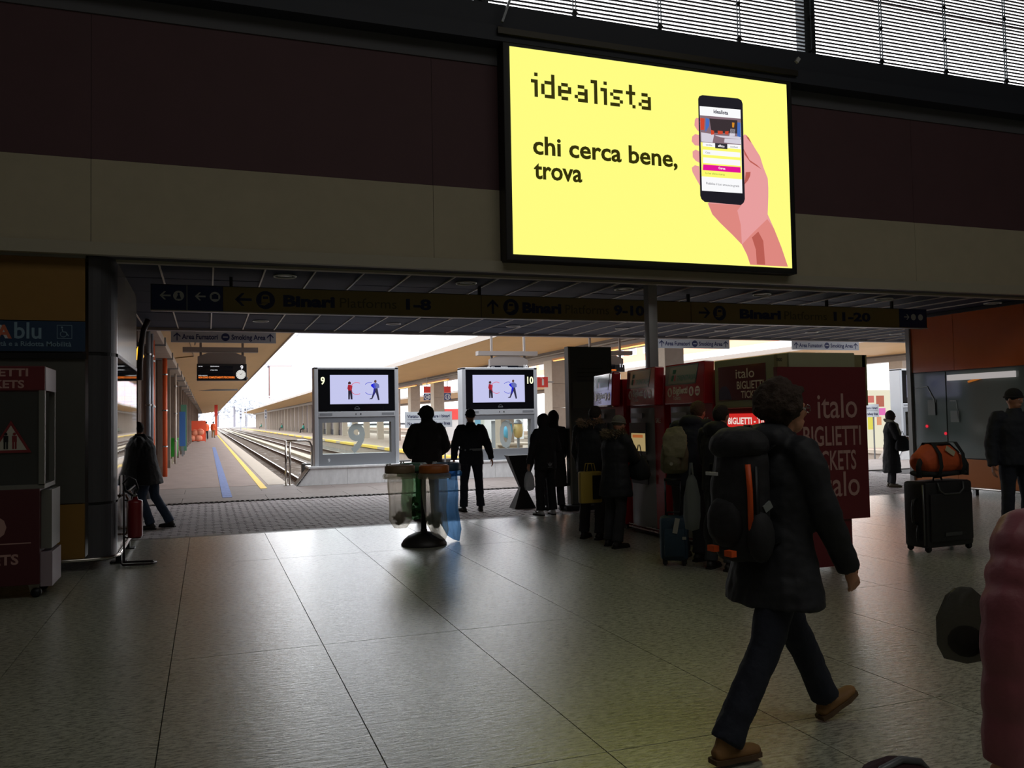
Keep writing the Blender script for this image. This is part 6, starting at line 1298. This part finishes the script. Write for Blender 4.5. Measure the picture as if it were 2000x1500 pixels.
# man right with cap
person('man in a black flat cap and dark jacket at the right edge, arms hanging', (9.42, 7.8, 0), 2.75, 1.84, dict(shL=(-.2, 0, 1.41), shR=(.2, 0, 1.41), elL=(-.27, -.02, 1.12), elR=(.27, -.02, 1.12), wrL=(-.26, .05, .86), wrR=(.29, .05, .86)), top=CN, bottom=JN, hair='beanie', hem=.86, bulk=1.2, skin=SKIND, hyaw=.5, hpitch=-.15)
# leaning man left
person('man in a black coat and blue jeans at the glazed corner of the office kiosk', (-.74, 14.15, 0), 1.25, 1.7,
    dict(pelvis=(0, .14, .93), waist=(0, .17, 1.08), chest=(0, .2, 1.25), neck=(0, .25, 1.43), head=(0, .3, 1.56), shL=(-.18, .22, 1.38), shR=(.18, .22, 1.38), elL=(-.22, .26, 1.1), wrL=(-.2, .36, .9), elR=(.22, .25, 1.1), wrR=(.2, .36, .9), hipL=(-.09, .12, .9), hipR=(.09, .12, .9), knR=(.1, .06, .5), anR=(.1, -.18, .1), knL=(-.1, .2, .5), anL=(-.1, .05, .09)), top=CB, bottom=JB, hair='short', hem=.72, flare=.05, bulk=1.22, hpitch=-.3)
# pink jacket, foreground right
PK = mat('puffer_pink', s(138, 74, 84), .5, nz=.12, scale=6, bump=.35, bscale=14)
tp, JP, SP = person('person in a dusty pink quilted puffer jacket in the lower right corner', (2.57, 1.95, 0), .1, 1.53,
    dict(head=(.1, .05, 1.6), shL=(-.24, 0, 1.38), elL=(-.38, -.02, 1.10), wrL=(-.40, .0, .64), elR=(.25, .05, 1.12)), top=PK, bottom=JB, hair='short', hem=.68, bulk=1.34, puff=.15, vox=.011, hood='down')
softbag('plastic_bag', 'crumpled see-through plastic bag with dark contents on the arm of the pink puffer wearer', 'bag', (2.31, 2.12, 1.02), (.095, .07), .24, mat('plastic_dim', s(110, 108, 102), .3, sheer=.55, bump=.5, bscale=12), 0, False, .05)
b = MB(); b.ell((2.31, 2.12, .85), (.06, .05, .05), 10, 7); tag(b.build('bag_contents', mat('dark_cloth', s(40, 36, 34), .9), smooth=True, origin=(2.31, 2.12, .85)), 'dark bundle inside the see-through bag near the pink puffer jacket', 'bundle')
tb = thing('tartan_bag', 'grey-edged tartan bag peeking in at the bottom edge of the view', 'bag', (2.17, 2.3, 0), local=True)
b = MB(); b.tube([(0, 0, .02), (0, 0, .3), (0, 0, .4), (0, 0, .43)], [(.17, .1), (.17, .1), (.12, .08), (.04, .03)], 16, ref=(1, 0, 0)); part_mesh('bag_body', fuse(b, .01, 2), mat('tartan_dark', s(70, 44, 50), .8, nz=.3, scale=14, stretch=(1, 1, 3)), tb)
b = MB(); b.tube([(-.15, -.02, .33), (-.08, -.03, .42), (0, -.03, .44), (.08, -.03, .42), (.15, -.02, .35)], .012, 8); b.build('grey_edge', GREYP, tb, smooth=True)
# tiny people far along the platforms
HV = mat('vest_orange', s(240, 100, 50), .6); TQ = mat('jacket_turquoise', s(60, 176, 160), .7)
person('worker in orange at the far end of the left platform, left of the pair', (-.1, 92, 0), .4, 1.8, None, top=HV, bottom=CB, vox=.03)
person('worker in orange at the far end of the left platform, nearer the yellow line', (.62, 100, 0), -.3, 1.8, None, top=HV, bottom=TAN, vox=.03)
SIT = dict(pelvis=(0, 0, .52), waist=(0, .02, .68), chest=(0, .04, .86), neck=(0, .05, 1.04), head=(0, .08, 1.2), shL=(-.18, .05, 1.0), shR=(.18, .05, 1.0), elL=(-.24, .08, .74), elR=(.24, .08, .74), wrL=(-.12, .3, .66), wrR=(.12, .3, .66), hipL=(-.09, .02, .5), hipR=(.09, .02, .5), knL=(-.1, .42, .5), knR=(.1, .42, .5), anL=(-.1, .45, .09), anR=(.1, .45, .09))
for (y, lab) in ((127, 'seated person in turquoise nearest along the middle platform wall'), (165, 'seated person in turquoise second along the middle platform wall'), (230, 'seated person in turquoise furthest along the middle platform wall')):
    t_ = thing('bench', 'low bench under the ' + lab.split(' in ')[0] + (' nearest' if y == 127 else ' second' if y == 165 else ' furthest') + ' on the middle platform', 'bench', (13.3, y, 0)); MB().box(13.0, 13.6, y - .9, y + .9, .38, .44).build('seat', PLAT2, t_)
    for dy in (-.7, .7): MB().box(13.2, 13.4, y + dy - .06, y + dy + .06, 0, .38).build('leg', PLAT2, t_)
    person(lab, (13.25, y, 0), 1.57, 1.75, SIT, top=TQ, bottom=CB, hem=.9, vox=.03)
